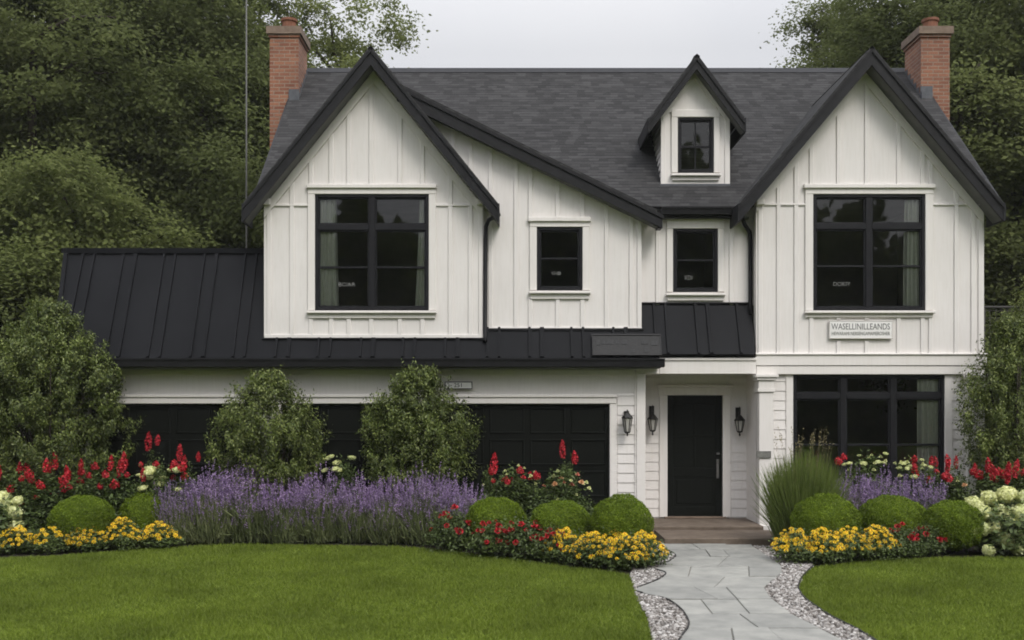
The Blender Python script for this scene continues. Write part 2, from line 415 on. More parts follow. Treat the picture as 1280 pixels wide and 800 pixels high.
# mown grass: real blades, one countless mass
def grass_blades():
    pts = []
    for (a, b_, dens) in ((7.6, 10.5, 4600), (10.5, 13, 3800), (13, 18, 3000)):
        n = int((b_ - a) * 26 * dens)
        P = np.empty((n, 2)); P[:, 1] = rng.uniform(a, b_, n) - D0; P[:, 0] = rng.uniform(-13, 13, n)
        keep = np.abs(P[:, 0]) < (P[:, 1] + D0) * .5 + 3.2
        P = P[keep]; pts.append(P[pip(P, polyL) | pip(P, polyR)])
    P = np.concatenate(pts); n = len(P)
    # uneven mowing: height varies over patches
    hh = rng.uniform(.028, .052, n) * (1 + .18 * np.sin(P[:, 0] * 2.1 + np.cos(P[:, 1] * 1.7) * 2))
    a = rng.uniform(0, 6.283, n); wd = rng.uniform(.0035, .0065, n)
    lean = rng.normal(0, .022, (n, 2))
    V = np.zeros((n, 3, 3), np.float32)
    V[:, 0, :2] = P + np.stack([np.cos(a), np.sin(a)], 1) * wd[:, None]
    V[:, 1, :2] = P - np.stack([np.cos(a), np.sin(a)], 1) * wd[:, None]
    V[:, 2, :2] = P + lean; V[:, 2, 2] = hh; V[:, :2, 2] = .004
    o = link('grass', newmesh('grass', V.reshape(-1, 3), np.arange(n * 3).reshape(-1, 3), MAT['grass_blade']))
    tag(o, 'short mown green grass covering both lawns', 'grass', kind='stuff')
grass_blades()

# flagstone path
LY = [(680, 822), (684, 824), (690, 831), (697, 846), (704, 836), (708, 823), (714, 820), (720, 833), (727, 823), (737, 797), (742, 794), (747, 815), (752, 837), (765, 853),
      (778, 861), (786, 861), (800, 850), (830, 838), (900, 842), (1100, 845)]
RY = [(680, 938), (684, 941), (698, 961), (708, 976), (719, 978), (728, 965), (737, 955), (750, 963), (771, 991), (786, 1021), (800, 1049), (830, 1100), (900, 1195), (1100, 1420)]
def ip(tab, y): return float(np.interp(y, [t[0] for t in tab], [t[1] for t in tab]))
def path_slabs():
    rn = random.Random(5); mb = MB()
    rows = [680, 689, 698, 710, 723, 737, 752, 770, 788, 815, 850, 900, 980, 1100]
    for i in range(len(rows) - 1):
        y0, y1 = rows[i], rows[i+1]
        ncut = rn.choice([1, 2, 2]) if i > 0 else 2
        fr = sorted([(k + 1) / (ncut + 1) + rn.uniform(-.13, .13) for k in range(ncut)])
        fr = [0] + fr + [1]
        sl_ = [0] + [rn.uniform(-.07, .07) for _ in range(ncut)] + [0]
        ys = np.linspace(y0, y1, 5)
        for k in range(len(fr) - 1):
            A = []; B = []
            for j, y in enumerate(ys):
                def cut(q):
                    if q in (0, len(fr) - 1): return G(ip(LY, y) if q == 0 else ip(RY, y), y)
                    e = []
                    for yy, s in ((y0, -.5), (y1, .5)):
                        l, r_ = ip(LY, yy), ip(RY, yy); e.append(G(l + (r_ - l) * (fr[q] + sl_[q] * s), yy))
                    t_ = (G(0, y)[1] - e[0][1]) / (e[1][1] - e[0][1]); return (e[0][0] + (e[1][0] - e[0][0]) * t_, G(0, y)[1])
                A.append(cut(k)); B.append(cut(k + 1))
            gp = .0045; gy_ = .010
            A = [(x + gp, yy) for x, yy in A]; B = [(x - gp, yy) for x, yy in B]
            A[0] = (A[0][0], A[0][1] - gy_); B[0] = (B[0][0], B[0][1] - gy_); A[-1] = (A[-1][0], A[-1][1] + gy_); B[-1] = (B[-1][0], B[-1][1] + gy_)
            poly = A + B[::-1]
            zt = .030 + rn.uniform(-.007, .007)
            cx = sum(p[0] for p in poly) / len(poly); cy = sum(p[1] for p in poly) / len(poly)
            n = len(poly); bv = .008
            def ins(p):
                dx, dy = cx - p[0], cy - p[1]; l = math.hypot(dx, dy); return (p[0] + dx / l * bv, p[1] + dy / l * bv)
            V = [(x, y, -.01) for x, y in poly] + [(x, y, zt - .006) for x, y in poly] + [(*ins(p), zt) for p in poly]
            fs = [tuple(range(2*n, 3*n))]
            for a in range(n):
                c = (a+1) % n
                fs += [(a, c, n+c, n+a), (n+a, n+c, 2*n+c, 2*n+a)]
            # orientation up
            ar = sum(poly[a][0]*poly[(a+1) % n][1] - poly[(a+1) % n][0]*poly[a][1] for a in range(n))
            if ar < 0: fs = [f[::-1] for f in fs]
            mb.add(V, fs)
    o = mb.build('path', MAT['flagstone']); tag(o, None, None, kind='structure')
    ys = [t for t in np.linspace(680, 800, 40)] + [830, 900, 1000, 1100]
    base = [G(ip(LY, y), y) for y in ys] + [G(ip(RY, y), y) for y in ys[::-1]]
    flat('path_joint', base, .014, 'path_joint', drop=.03)
path_slabs()

# gravel strips: bed sheet and pebbles
def gravel():
    ysL = list(np.linspace(684, 800, 50)) + [830, 870, 920]
    def lx(y):                     # lawn/bed side of the left gravel
        return float(np.interp(y, [684, 700, 720, 738, 750, 763, 776, 800, 850, 920], [800, 795, 788, 793, 797, 804, 810, 815, 826, 836]))
    left = [G(lx(y), y) for y in ysL] + [G(ip(LY, y), y) for y in ysL[::-1]]
    ysR = list(np.linspace(684, 800, 50)) + [830, 870, 920]
    def rx(y):
        return float(np.interp(y, [684, 700, 709, 722, 736, 745, 754, 773, 789, 802, 850, 920], [985, 1015, 1017, 1003, 997, 1001, 1010, 1038, 1072, 1092, 1160, 1260]))
    right = [G(ip(RY, y), y) for y in ysR] + [G(rx(y), y) for y in ysR[::-1]]
    t = (1 + 5 ** .5) / 2
    ico = np.array([(-1,t,0),(1,t,0),(-1,-t,0),(1,-t,0),(0,-1,t),(0,1,t),(0,-1,-t),(0,1,-t),(t,0,-1),(t,0,1),(-t,0,-1),(-t,0,1)], float)
    ico /= np.linalg.norm(ico[0])
    fc = np.array([(0,11,5),(0,5,1),(0,1,7),(0,7,10),(0,10,11),(1,5,9),(5,11,4),(11,10,2),(10,7,6),(7,1,8),(3,9,4),(3,4,2),(3,2,6),(3,6,8),(3,8,9),(4,9,5),(2,4,11),(6,2,10),(8,6,7),(9,8,1)])
    for pl in (left, right):
        flat('gravel', pl, .008, 'gravel_bed', drop=.02)
    P = []
    for pl in (left, right):
        a = np.array(pl); lo, hi = a.min(0), a.max(0)
        n = int((hi[0]-lo[0]) * (hi[1]-lo[1]) * 1500)
        q = rng.uniform(lo, hi, (n, 2)); P.append(q[pip(q, pl)])
    P = np.concatenate(P); n = len(P)
    sc = rng.uniform(.010, .026, (n, 1)) * rng.uniform(.7, 1.25, (n, 3)); sc[:, 2] *= .65
    an = rng.uniform(0, 6.283, n); c, s = np.cos(an), np.sin(an)
    V = ico[None] * (1 + rng.normal(0, .12, (n, 12, 1))) * sc[:, None, :]
    X = V[..., 0]*c[:, None] - V[..., 1]*s[:, None]; Y = V[..., 0]*s[:, None] + V[..., 1]*c[:, None]
    V = np.stack([X + P[:, :1], Y + P[:, 1:], V[..., 2] + .012 + rng.uniform(0, .012, (n, 1))], -1)
    FA = (fc[None] + (np.arange(n) * 12)[:, None, None]).reshape(-1, 3)
    o = link('gravel', newmesh('gravel', V.reshape(-1, 3), FA, MAT['pebble'], smooth=True))
    tag(o, 'loose grey and brown pebbles in strips along the path', 'gravel', kind='stuff')
    def edging(pts, label):
        P3 = [Vector((*G(*p), 0)) for p in pts]
        Q = []
        for i in range(len(P3) - 1):
            for k in range(5): Q.append(P3[i].lerp(P3[i+1], k / 5))
        Q.append(P3[-1])
        for _ in range(3):
            Q = [Q[0]] + [(Q[i-1] + Q[i]*2 + Q[i+1]) / 4 for i in range(1, len(Q)-1)] + [Q[-1]]
        V = []; FA = []
        for i, p in enumerate(Q):
            d = (Q[min(i+1, len(Q)-1)] - Q[max(i-1, 0)]).normalized(); nn = Vector((-d.y, d.x, 0)) * .007
            for a, z in ((p - nn, -.02), (p - nn, .036), (p + nn, .036), (p + nn, -.02)): V.append((a.x, a.y, z))
        for i in range(len(Q)-1):
            for k in range(3): FA.append((i*4+k, i*4+k+1, i*4+4+k+1, i*4+4+k))
        FA += [(0, 1, 2, 3), tuple(len(V)-4+k for k in (3, 2, 1, 0))]
        o = MB().add(V, FA).build('garden_edging', MAT['edging_black'])
        tag(o, label, 'edging')
    edging([(795, 742), (815, 746), (836, 752), (852, 764), (861, 778), (861, 787), (850, 800), (838, 830)], 'dark edging strip curving between the lower left gravel pocket and the flagstones')
    edging([(818, 713.5), (831, 717), (833, 720), (823, 727), (797, 737)], 'short dark edging strip round the middle gravel pocket in front of the yellow flowers')
    edging([(829, 689), (840, 692), (846, 697), (836, 704), (822, 708)], 'small dark edging loop round the gravel pocket nearest the porch step')
    edging([(1017, 709), (1003, 722), (997, 736), (1001, 745), (1010, 754), (1038, 773), (1072, 789.5), (1092, 802), (1160, 850)], 'long dark edging strip along the curved rim of the right lawn')
gravel()

# ------------------------------------------------------------------ the house
house = empty('house', (1, 0, 0), 'white board and batten house with steep black gables, brick chimneys and a garage wing', 'house')
WP, WT, BP, FB, SH, MR = (MAT[k] for k in ('white_paint', 'white_trim', 'black_paint', 'frame_black', 'shingle', 'metal_roof'))

def wall(Y, x0, x1, zb, top, holes=(), battens=(), breaks=(), bands=(), th=.16, lap=None, name='wall', m=None, skip=()):
    """wall in the plane y=Y facing -Y; top(x) gives its height; holes (xa, xb, za, zb)"""
    mb = MB()
    xs = sorted(set([x0, x1] + [b for b in breaks if x0 < b < x1] + [v for h in holes for v in h[:2] if x0 < v < x1]))
    def quad(a, b, za0, za1, zb0, zb1):              # between x=a..b, z from (za0 at a, za1 at b) to (zb0, zb1)
        mb.add([(a, Y, za0), (b, Y, za1), (b, Y, zb1), (a, Y, zb0)], [(0, 1, 2, 3)])
        mb.add([(a, Y+th, za0), (b, Y+th, za1), (b, Y+th, zb1), (a, Y+th, zb0)], [(3, 2, 1, 0)])
    for a, b in zip(xs[:-1], xs[1:]):
        hs = sorted([h for h in holes if h[0] <= a + 1e-6 and h[1] >= b - 1e-6], key=lambda h: h[2]); z = zb
        for h in hs:
            if h[2] > z + 1e-6: quad(a, b, z, z, h[2], h[2])
            z = h[3]
        if top(a) > z or top(b) > z: quad(a, b, z, z, top(a), top(b))
    for (a, b, c, d) in holes:
        mb.add([(a, Y, c), (a, Y+th, c), (a, Y+th, d), (a, Y, d)], [(0, 1, 2, 3)])
        mb.add([(b, Y, c), (b, Y+th, c), (b, Y+th, d), (b, Y, d)], [(3, 2, 1, 0)])
        mb.add([(a, Y, d), (a, Y+th, d), (b, Y+th, d), (b, Y, d)], [(0, 1, 2, 3)])
        if c > zb + 1e-6: mb.add([(a, Y, c), (a, Y+th, c), (b, Y+th, c), (b, Y, c)], [(3, 2, 1, 0)])
    for x in (x0, x1):
        q = [(x, Y, zb), (x, Y+th, zb), (x, Y+th, top(x)), (x, Y, top(x))]
        mb.add(q, [(3, 2, 1, 0) if x == x0 else (0, 1, 2, 3)])
    bw = .036
    for x in battens:
        ivs = [(zb, min(top(x - bw), top(x + bw)) - .01)]
        for (a, b, c, d) in list(holes) + list(skip):
            if a - .02 < x < b + .02:
                new = []
                for lo, hi in ivs:
                    if c > lo + .05: new.append((lo, min(hi, c)))
                    if d < hi - .05: new.append((max(lo, d), hi))
                ivs = new
        for lo, hi in ivs:
            if hi - lo > .05: mb.bevbox(x - bw, x + bw, Y - .024, Y + .004, lo + .002, hi, .005)
    for (a, b, z, hgt) in bands: mb.bevbox(a, b, Y - .027, Y + .004, z, z + hgt, .005)
    if lap:
        for (a, b, lo, hi) in lap:
            z = lo; e = .165
            while z < hi - .02:
                zt = min(z + e, hi)
                mb.prism([(a, Y + .003, z), (a, Y - .018, z), (a, Y - .005, zt), (a, Y + .003, zt)], (b - a, 0, 0))
                z += e
    return mb.build(name, [m or WP], house)

def slab(name, poly, th, m, parent=house, under=None):
    """solid roof sheet: polygon on its top surface, thickness straight down its normal"""
    P = [Vector(p) for p in poly]; n = Vector((0, 0, 0))
    for i in range(len(P)): n += P[i].cross(P[(i+1) % len(P)])
    n.normalize()
    if n.z < 0: n = -n
    b = MB(); b.prism(P, -n * th); return b.build(name, m, parent)

# --- gables
def gable(cx, zr, sl): return lambda x: zr - sl * abs(x - cx)
YO = -.4                                          # front overhang of the gables
LGC, RGC, GZ, GS = -2.37, 6.03, 8.22, 1.236
RGS = 1.19
def win_hole(p0, q0, p1, q1, Y): return (PX(p0, Y), PX(p1, Y), PZ(q1, Y), PZ(q0, Y))

def window(Y, p0, q0, p1, q1, vbars=(), hbars=(), mull=(), trans=(), casing=None, cap=None, sill=None, letter=None, name='window', fw=.052, label=None):
    """black framed window in a hole; pixel rectangle; bars in pixels"""
    xa, xb, za, zb = win_hole(p0, q0, p1, q1, Y)
    f = MB(); y0, y1 = Y - .012, Y + .07
    f.bevbox(xa, xa+fw, y0, y1, za, zb); f.bevbox(xb-fw, xb, y0, y1, za, zb)
    f.bevbox(xa+fw, xb-fw, y0, y1, zb-fw, zb); f.bevbox(xa+fw, xb-fw, y0, y1, za, za+fw)
    ms = [PX(v, Y) for v in mull]; ts = [PZ(v, Y) for v in trans]
    for x in ms: f.bevbox(x-.052, x+.052, y0+.003, y1-.003, za+fw, zb-fw)
    edges = [xa+fw] + [v for x in ms for v in (x-.052, x+.052)] + [xb-fw]
    for z in ts:
        for a, b in zip(edges[0::2], edges[1::2]): f.bevbox(a, b, y0+.005, y1-.005, z-.05, z+.05)
    # inner sash frames
    zs = sorted([za+fw] + [v for z in ts for v in (z-.05, z+.05)] + [zb-fw])
    for a, b in zip(edges[0::2], edges[1::2]):
        for c, d in zip(zs[0::2], zs[1::2]):
            s_ = .026; ya, yb = Y + .018, Y + .062
            f.bevbox(a, a+s_, ya, yb, c, d, .004); f.bevbox(b-s_, b, ya, yb, c, d, .004)
            f.bevbox(a+s_, b-s_, ya, yb, c, c+s_, .004); f.bevbox(a+s_, b-s_, ya, yb, d-s_, d, .004)
            for v in hbars:
                z = PZ(v, Y)
                if c + .1 < z < d - .1: f.bevbox(a+s_, b-s_, ya+.004, yb-.004, z-.018, z+.018, .004)
            for v in vbars:
                x = PX(v, Y)
                if a + .05 < x < b - .05: f.bevbox(x-.012, x+.012, ya+.006, yb-.006, c+s_, d-s_, .004)
    wo = f.build(name, FB, house)
    g_ = MB(); g_.add([(xa+.02, Y+.045, za+.02), (xb-.02, Y+.045, za+.02), (xb-.02, Y+.045, zb-.02), (xa+.02, Y+.045, zb-.02)], [(0, 1, 2, 3)])
    g_.build('pane', MAT['window_glass'], wo)
    if casing:
        c0, e0, c1, e1 = casing; X0, X1, Z0, Z1 = PX(c0, Y), PX(c1, Y), PZ(e1, Y), PZ(e0, Y)
        c = MB(); yf = Y - .034
        c.bevbox(X0, xa-.001, yf, Y+.01, za, zb); c.bevbox(xb+.001, X1, yf, Y+.01, za, zb); c.bevbox(X0, X1, yf-.004, Y+.01, zb+.001, Z1)
        if cap: 
            k0, l0, k1, l1 = cap; c.bevbox(PX(k0, Y), PX(k1, Y), Y-.075, Y+.01, PZ(l1, Y), PZ(l0, Y), .008)
        c.build('casing', WT, wo)
    if sill:
        k0, l0, k1, l1 = sill; s = MB(); zt, zl = PZ(l0, Y), PZ(l1, Y)
        s.bevbox(PX(k0, Y), PX(k1, Y), Y-.095, Y+.02, zt-.042, zt, .008)
        s.bevbox(PX(k0+2, Y), PX(k1-2, Y), Y-.04, Y+.01, zl, zt-.043, .005)
        s.build('sill', WT, wo)
    if letter:
        text('lettering', letter[0], PX(letter[1], Y), Y+.040, PZ(letter[2], Y), letter[3], MAT['decal_white'], wo, letter[4] if len(letter) > 4 else None)
    return wo

def text(name, body, x, y, z, size, m, parent, width=None, rx=90, depth=.002, pivot=None):
    cu = bpy.data.curves.new('lettering', 'FONT'); cu.body = body; cu.size = size; cu.align_x = 'CENTER'; cu.align_y = 'CENTER'; cu.extrude = depth; cu.resolution_u = 3
    to = bpy.data.objects.new('lettering', cu); COL.objects.link(to)
    bpy.context.view_layer.update()
    me = bpy.data.meshes.new_from_object(to.evaluated_get(bpy.context.evaluated_depsgraph_get()))
    bpy.data.objects.remove(to)
    v = np.empty(len(me.vertices) * 3, np.float32); me.vertices.foreach_get('co', v); v = v.reshape(-1, 3)
    if width:
        w_ = v[:, 0].max() - v[:, 0].min(); v[:, 0] *= width / w_
    a = R(rx); yy, zz = v[:, 1].copy(), v[:, 2].copy()
    v[:, 1] = yy * math.cos(a) - zz * math.sin(a); v[:, 2] = yy * math.sin(a) + zz * math.cos(a)
    v += np.array((x, y, z)) - np.array(world_loc(parent))
    me.vertices.foreach_set('co', v.ravel().astype(np.float32)); me.materials.clear(); me.materials.append(m); me.update()
    return link(name, me, parent)

# left gable wall (y = 0), stands on the garage roof line
X = lambda p, Y=0: PX(p, Y)
Z = lambda p, Y=0: PZ(p, Y)
BIGL = (394, 243, 536, 388); BIGR = (1016, 243, 1156, 388)
hL = win_hole(*BIGL, 0)
skipL = [(X(384), X(546), Z(397), Z(231))]
topL = lambda x: gable(LGC, GZ, GS)(x) - .06
wall(0, X(330), X(605), Z(422), topL, [hL], [X(p) for p in (336.5, 365, 389, 414, 436, 464, 500, 528, 563, 588, 601)], [LGC],
     [(X(340), X(385), Z(258), .035), (X(545), X(597), Z(258), .035), (X(331), X(605), Z(422.5), .06)], skip=skipL)
window(0, *BIGL, hbars=(334,), mull=(465,), trans=(284,), casing=(385, 235, 545, 392), cap=(384, 231, 546, 236), sill=(384, 389, 546, 398), letter=('BOAR', 433, 355.5, .10, .29))
# right gable wall
hR = win_hole(*BIGR, 0)
topR = lambda x: gable(RGC, GZ, RGS)(x) - .06
skipR = [(X(1005), X(1167), Z(396), Z(231)), (X(1034), X(1117), Z(426), Z(400))]
wall(0, X(945), X(1230), Z(457), topR, [hR], [X(p) for p in (950, 973, 995, 1014, 1048, 1083, 1123, 1153, 1163, 1195, 1216, 1225)], [RGC],
     [(X(955), X(1006), Z(257), .035), (X(1166), X(1218), Z(257), .035)], skip=skipR)
window(0, *BIGR, hbars=(332.5,), mull=(1086,), trans=(283,), casing=(1006, 235, 1166, 392), cap=(1004, 231, 1168, 236), sill=(1005, 389, 1167, 397), letter=('DOKIY', 1053, 355, .10, .29))
# wall under the sweeping roof edge
YC = .0845; YM = .287; YP = .8
CATS = lambda x: 7.61 - .489 * (x + 1.83)
hC = win_hole(671, 284, 728, 363, YC)
wall(YC, X(603, YC), X(802, YC), Z(412, YC), lambda x: CATS(x) - .05, [hC], [PX(p, YC) for p in (613, 645, 663, 697, 728, 758, 789, 799)], [],
     [(X(606, YC), X(802, YC), Z(412.5, YC), .05)], skip=[(X(660, YC), X(739, YC), Z(374, YC), Z(272, YC))])
window(YC, 671, 284, 728, 363, hbars=(323,), casing=(662, 277, 737, 366), cap=(660, 272, 738, 277.5), sill=(661, 364.5, 738, 374), letter=('YHB', 695, 341.5, .085, .17))
gl = lambda x: gable(LGC, GZ, GS)(x)
b = MB(); b.xz([(-1.90, gl(-1.90) - .02), (X(603, YC), gl(X(603, YC)) - .12), (X(603, YC), CATS(X(603, YC)) - .05), (-1.90, CATS(-1.90) - .05)], YC, YC + .12)
for p in (566, 588): xx = PX(p, YC); b.bevbox(xx - .036, xx + .036, YC - .024, YC + .004, gl(xx + .04) - .1, CATS(xx + .04) - .1, .005)
b.build('wall', WP, house)
b = MB(); b.box(X(802, YC) - .16, X(802, YC) - .002, YC + .16, YM - .001, Z(412, YC), CATS(X(802, YC)) - .12); b.build('wall', WP, house)
# middle wall set back over the porch roof
hM = win_hole(841, 286, 897, 365, YM)
wall(YM, X(797, YM), X(962, YM), Z(381, YM), lambda x: 5.64, [hM], [PX(p, YM) for p in (822, 914)], [], [], skip=[(X(832, YM), X(906, YM), Z(376, YM), 6)])
window(YM, 841, 286, 897, 365, hbars=(325,), casing=(833, 274, 905, 367), sill=(832, 367, 906, 376), letter=('XDI', 861, 347, .11, .14))

# belt courses and porch beam
b = MB()
b.bevbox(X(944), X(1232), -.05, .02, Z(457), Z(442)); b.bevbox(X(943), X(1233), -.075, .02, Z(444), Z(441.5), .01)
b.bevbox(X(945), X(1231), -.035, .02, Z(468), Z(457.6)); b.build('belt_course', WT, house)
b = MB()
b.bevbox(2.52, X(944.5), -.045, .13, Z(467.5), Z(448.5)); b.bevbox(2.5, X(944.5), -.07, .0, Z(451), Z(447.4), .01); b.bevbox(2.12, 2.519, -.04, .13, Z(467.5), Z(457))
b.build('porch_beam', WT, house)
# garage front wall with three door openings
HDR = 505
GD = [(112, 318), (352, 762)]
gh = [(X(a), X(c), 0, Z(HDR)) for a, c in GD]
wall(0, -7.75, X(806), 0, lambda x: 3.05, gh, [], [], [], lap=[(X(772), X(795), .05, Z(492))], m=MAT['white_paint'])
b = MB()
b.bevbox(-7.75, X(770), -.045, .01, Z(504.5), Z(497)); b.bevbox(-7.75, X(771), -.07, .01, Z(497), Z(493), .01)
b.bevbox(X(762), X(771), -.035, .01, .04, Z(505)); b.bevbox(X(318), X(352), -.035, .01, .04, Z(505))
b.bevbox(-7.75, X(112), -.035, .01, .04, Z(505))
b.build('door_casing', WT, house)
b = MB(); b.bevbox(X(795), X(806.5), -.05, .17, .02, Z(467), .01); b.bevbox(X(793), X(795), -.03, .01, .02, Z(467), .004); b.build('corner_board', WT, house)
for a, c in GD:
    xa, xb, zt = X(a) + .01, X(c) - .01, Z(HDR) - .01
    y = .06; d = MB(); d.box(xa, xb, y, y + .05, .02, zt)
    nr, nc = 4, (4 if xb - xa < 4 else 8); rh = (zt - .03) / nr; cw = (xb - xa) / nc
    for r_ in range(nr):
        for k in range(nc):
            x0, x1, z0, z1 = xa + k*cw + .05, xa + (k+1)*cw - .05, .03 + r_*rh + .05, .03 + (r_+1)*rh - .05
            t_ = .03                                  # raised moulding round each panel
            d.bevbox(x0, x1, y-.018, y, z1-t_, z1, .006); d.bevbox(x0, x1, y-.018, y, z0, z0+t_, .006)
            d.bevbox(x0, x0+t_, y-.018, y, z0+t_, z1-t_, .006); d.bevbox(x1-t_, x1, y-.018, y, z0+t_, z1-t_, .006)
        if r_: d.box(xa, xb, y-.004, y, .03 + r_*rh - .006, .03 + r_*rh + .006)
    go = d.build('garage_door', MAT['door_black'], house)
    hd = MB(); hd.tube([((xa+xb)/2-.09, y-.012, .5), ((xa+xb)/2-.09, y-.045, .5), ((xa+xb)/2+.09, y-.045, .5), ((xa+xb)/2+.09, y-.012, .5)], .01, 8); hd.build('handle', MAT['frame_black'], go)
# porch recess: back wall, side returns, ceiling
hD = win_hole(834, 494, 903, 649, YP)
FLZ = .20
wall(YP, X(806), X(962, YP), 0, lambda x: 3.02, [(hD[0], hD[1], FLZ, hD[3])], [], [], [], lap=[(X(806), X(826, YP), FLZ, 2.72), (X(912, YP), X(948, YP), FLZ, 2.72)])
c = MB(); yf = YP - .04
c.bevbox(X(824, YP), hD[0], yf, YP+.02, FLZ, hD[3]); c.bevbox(hD[1], X(913, YP), yf, YP+.02, FLZ, hD[3]); c.bevbox(X(822.5, YP), X(914.5, YP), yf-.006, YP+.02, hD[3], Z(484, YP)); c.bevbox(X(821, YP), X(916, YP), yf-.03, YP+.02, Z(484, YP), Z(481, YP))
c.build('door_casing', WT, house)
b = MB(); b.box(X(795)+.01, X(806), .171, YP-.001, 0, 2.86); b.build('porch_side_wall', WP, house); b = MB(); b.box(X(946), X(946)+.16, .05, YP-.001, 0, 2.86); b.build('porch_side_wall', WP, house)
b = MB(); b.box(X(806)+.001, X(946)-.001, .131, YP-.041, 2.745, 2.78); b.build('porch_ceiling', MAT['cream_paint'], house)
# front door
xa, xb, zb_, zt = hD[0]+.006, hD[1]-.006, FLZ + .012, hD[3]-.006
d = MB(); y = YP + .02; d.box(xa, xb, y+.012, y+.055, zb_, zt)
sw = .11
d.bevbox(xa, xa+sw, y, y+.011, zb_, zt); d.bevbox(xb-sw, xb, y, y+.011, zb_, zt)
zm = zb_ + .78
d.bevbox(xa+sw, xb-sw, y, y+.011, zt-.16, zt); d.bevbox(xa+sw, xb-sw, y, y+.011, zm-.07, zm+.09); d.bevbox(xa+sw, xb-sw, y, y+.011, zb_, zb_+.17)
d.bevbox(xa+sw+.05, xb-sw-.05, y+.003, y+.011, zb_+.22, zm-.12, .012)
zc = (zm+.09 + zt-.16) / 2; xc = (xa+xb)/2
d.bevbox(xa+sw, xb-sw, y+.002, y+.011, zc-.022, zc+.022); d.bevbox(xc-.02, xc+.02, y+.002, y+.011, zm+.09, zc-.022); d.bevbox(xc-.02, xc+.02, y+.002, y+.011, zc+.022, zt-.16)
do = d.build('front_door', MAT['door_black'], house)
gp = MB(); gp.box(xa+sw, xb-sw, y+.0085, y+.0115, zm+.09, zt-.16); gp.build('pane', MAT['door_black'], do)
hn = MB(); hx = X(897.5, YP); hz = Z(567, YP)
hn.bevbox(hx-.022, hx+.022, y-.012, y, Z(598, YP), Z(574, YP)); hn.lathe([(.0, 0), (.03, .0), (.03, .03), (0, .034)], (hx, y-.03, hz-.015), 12)
hn.tube([(hx, y-.01, Z(578, YP)), (hx, y-.05, Z(580, YP)), (hx, y-.055, Z(588, YP)), (hx, y-.05, Z(595, YP)), (hx, y-.01, Z(596, YP))], .012, 8)
hn.build('handle', MAT['steel'], do)
b = MB(); b.bevbox(hD[0]-.05, hD[1]+.05, YP-.07, YP+.1, FLZ-.02, FLZ+.012); b.build('door_sill', MAT['steel'] if False else MAT['cap_stone'], house)
# porch floor and step
b = MB(); b.bevbox(X(806)+.002, X(946)-.002, -.5, YP-.001, -.05, FLZ-.021, .015); b.bevbox(X(806)+.1, 4.28, -1.6, -.501, -.05, .12, .015); b.build('porch_step', MAT['porch_stone'], house)
# square porch columns
def column(x0, x1, y0, y1, zb):
    zt = Z(468.3)
    c = MB(); c.bevbox(x0+.02, x1-.02, y0+.02, y1-.02, zb, zt-.3, .01)
    o = c.build('column', WT, house)
    k = MB(); k.bevbox(x0-.005, x1+.005, y0-.005, y1+.005, zt-.30, zt-.24); k.bevbox(x0+.01, x1-.01, y0+.01, y1-.01, zt-.24, zt-.10); k.bevbox(x0-.02, x1+.02, y0-.02, y1+.02, zt-.10, zt-.05); k.bevbox(x0-.05, x1+.05, y0-.05, y1+.02, zt-.05, zt)
    k.build('capital', WT, o)
    k = MB(); k.bevbox(x0-.02, x1+.02, y0-.02, y1+.02, zb, zb+.16); k.build('plinth', WT, o)
column(X(945), X(966), -.16, .12, .141 if False else .0)
column(X(1205), X(1229), -.12, .05, 0)
# ground floor wall on the right with the triple window
LOW = (991, 468.5, 1180, 634)
hW = win_hole(*LOW, 0.05)
wall(.05, X(946)+.001, X(1230), 0, lambda x: 2.86, [hW], [], [], [], lap=[(X(966), X(983, .05), .3, 2.72), (X(1189, .05), X(1206), .3, 2.72), (X(983, .05), X(1189, .05), .3, hW[2]-.07)])
window(.05, *LOW, hbars=(556,), mull=(1054, 1116.5), trans=(495,), casing=(982, 467, 1190, 636), sill=(980, 634.5, 1192, 641))
b = MB(); b.box(X(946)+.01, X(1230), .0, .2, -.1, .3); b.build('foundation', MAT['foundation'], house)

# --- side and back walls, floors, ceilings (the rest of the shell)
RB = 8.3                                           # back wall
MRY0, MRZ0, MSL, MRY1 = .15, 5.63, .9, 4.24        # main roof: eave and ridge
mroof = lambda y: MRZ0 + MSL * (y - MRY0)
MZR = mroof(MRY1)
for x0, x1 in ((X(330)+.001, X(330)+.15), (X(1230)-.15, X(1230)-.001)):
    b = MB(); b.yz([(.165, 0), (RB-.16, 0), (RB-.16, mroof(.4)-.1), (MRY1, MZR-.12), (.4, mroof(.4)-.1), (.165, 5.6)], x0, x1); b.build('wall', WP, house)
b = MB(); b.box(X(330)+.001, X(1230)-.001, RB-.159, RB, 0, 5.75); b.build('wall', WP, house)
b = MB(); b.yz([(.165, 0), (5.2, 0), (5.2, 2.85), (.76, 4.75), (.165, 3.5)], -7.74, -7.6); b.box(-7.74, X(330), 5.05, 5.2, 0, 2.85); b.build('wall', WP, house)
IN = MAT['interior']
b = MB(); b.box(X(330)+.16, X(1230)-.16, .68, RB-.17, 2.88, 3.0); b.box(X(330)+.16, X(605)-.02, .17, .679, 3.36, 3.42); b.box(X(946)+.17, X(1230)-.16, .22, .679, 2.88, 3.0); b.build('floor_slab', IN, house)
b = MB(); b.box(-4.0, -.78, .17, 3.5, 5.93, 5.98); b.box(4.5, 7.6, .17, 3.5, 5.93, 5.98); b.box(X(330)+.16, X(1230)-.16, 3.6, 3.7, 3.001, 5.92); b.box(X(946)+.17, X(1230)-.16, 4.2, 4.3, 0, 2.88)
b.box(-.55, -.45, .35, 3.59, 3.001, 5.92); b.box(2.27, 2.37, .52, 3.59, 3.001, 5.7); b.box(3.95, 4.05, .67, 3.59, 3.001, 5.7); b.build('partition', IN, house)

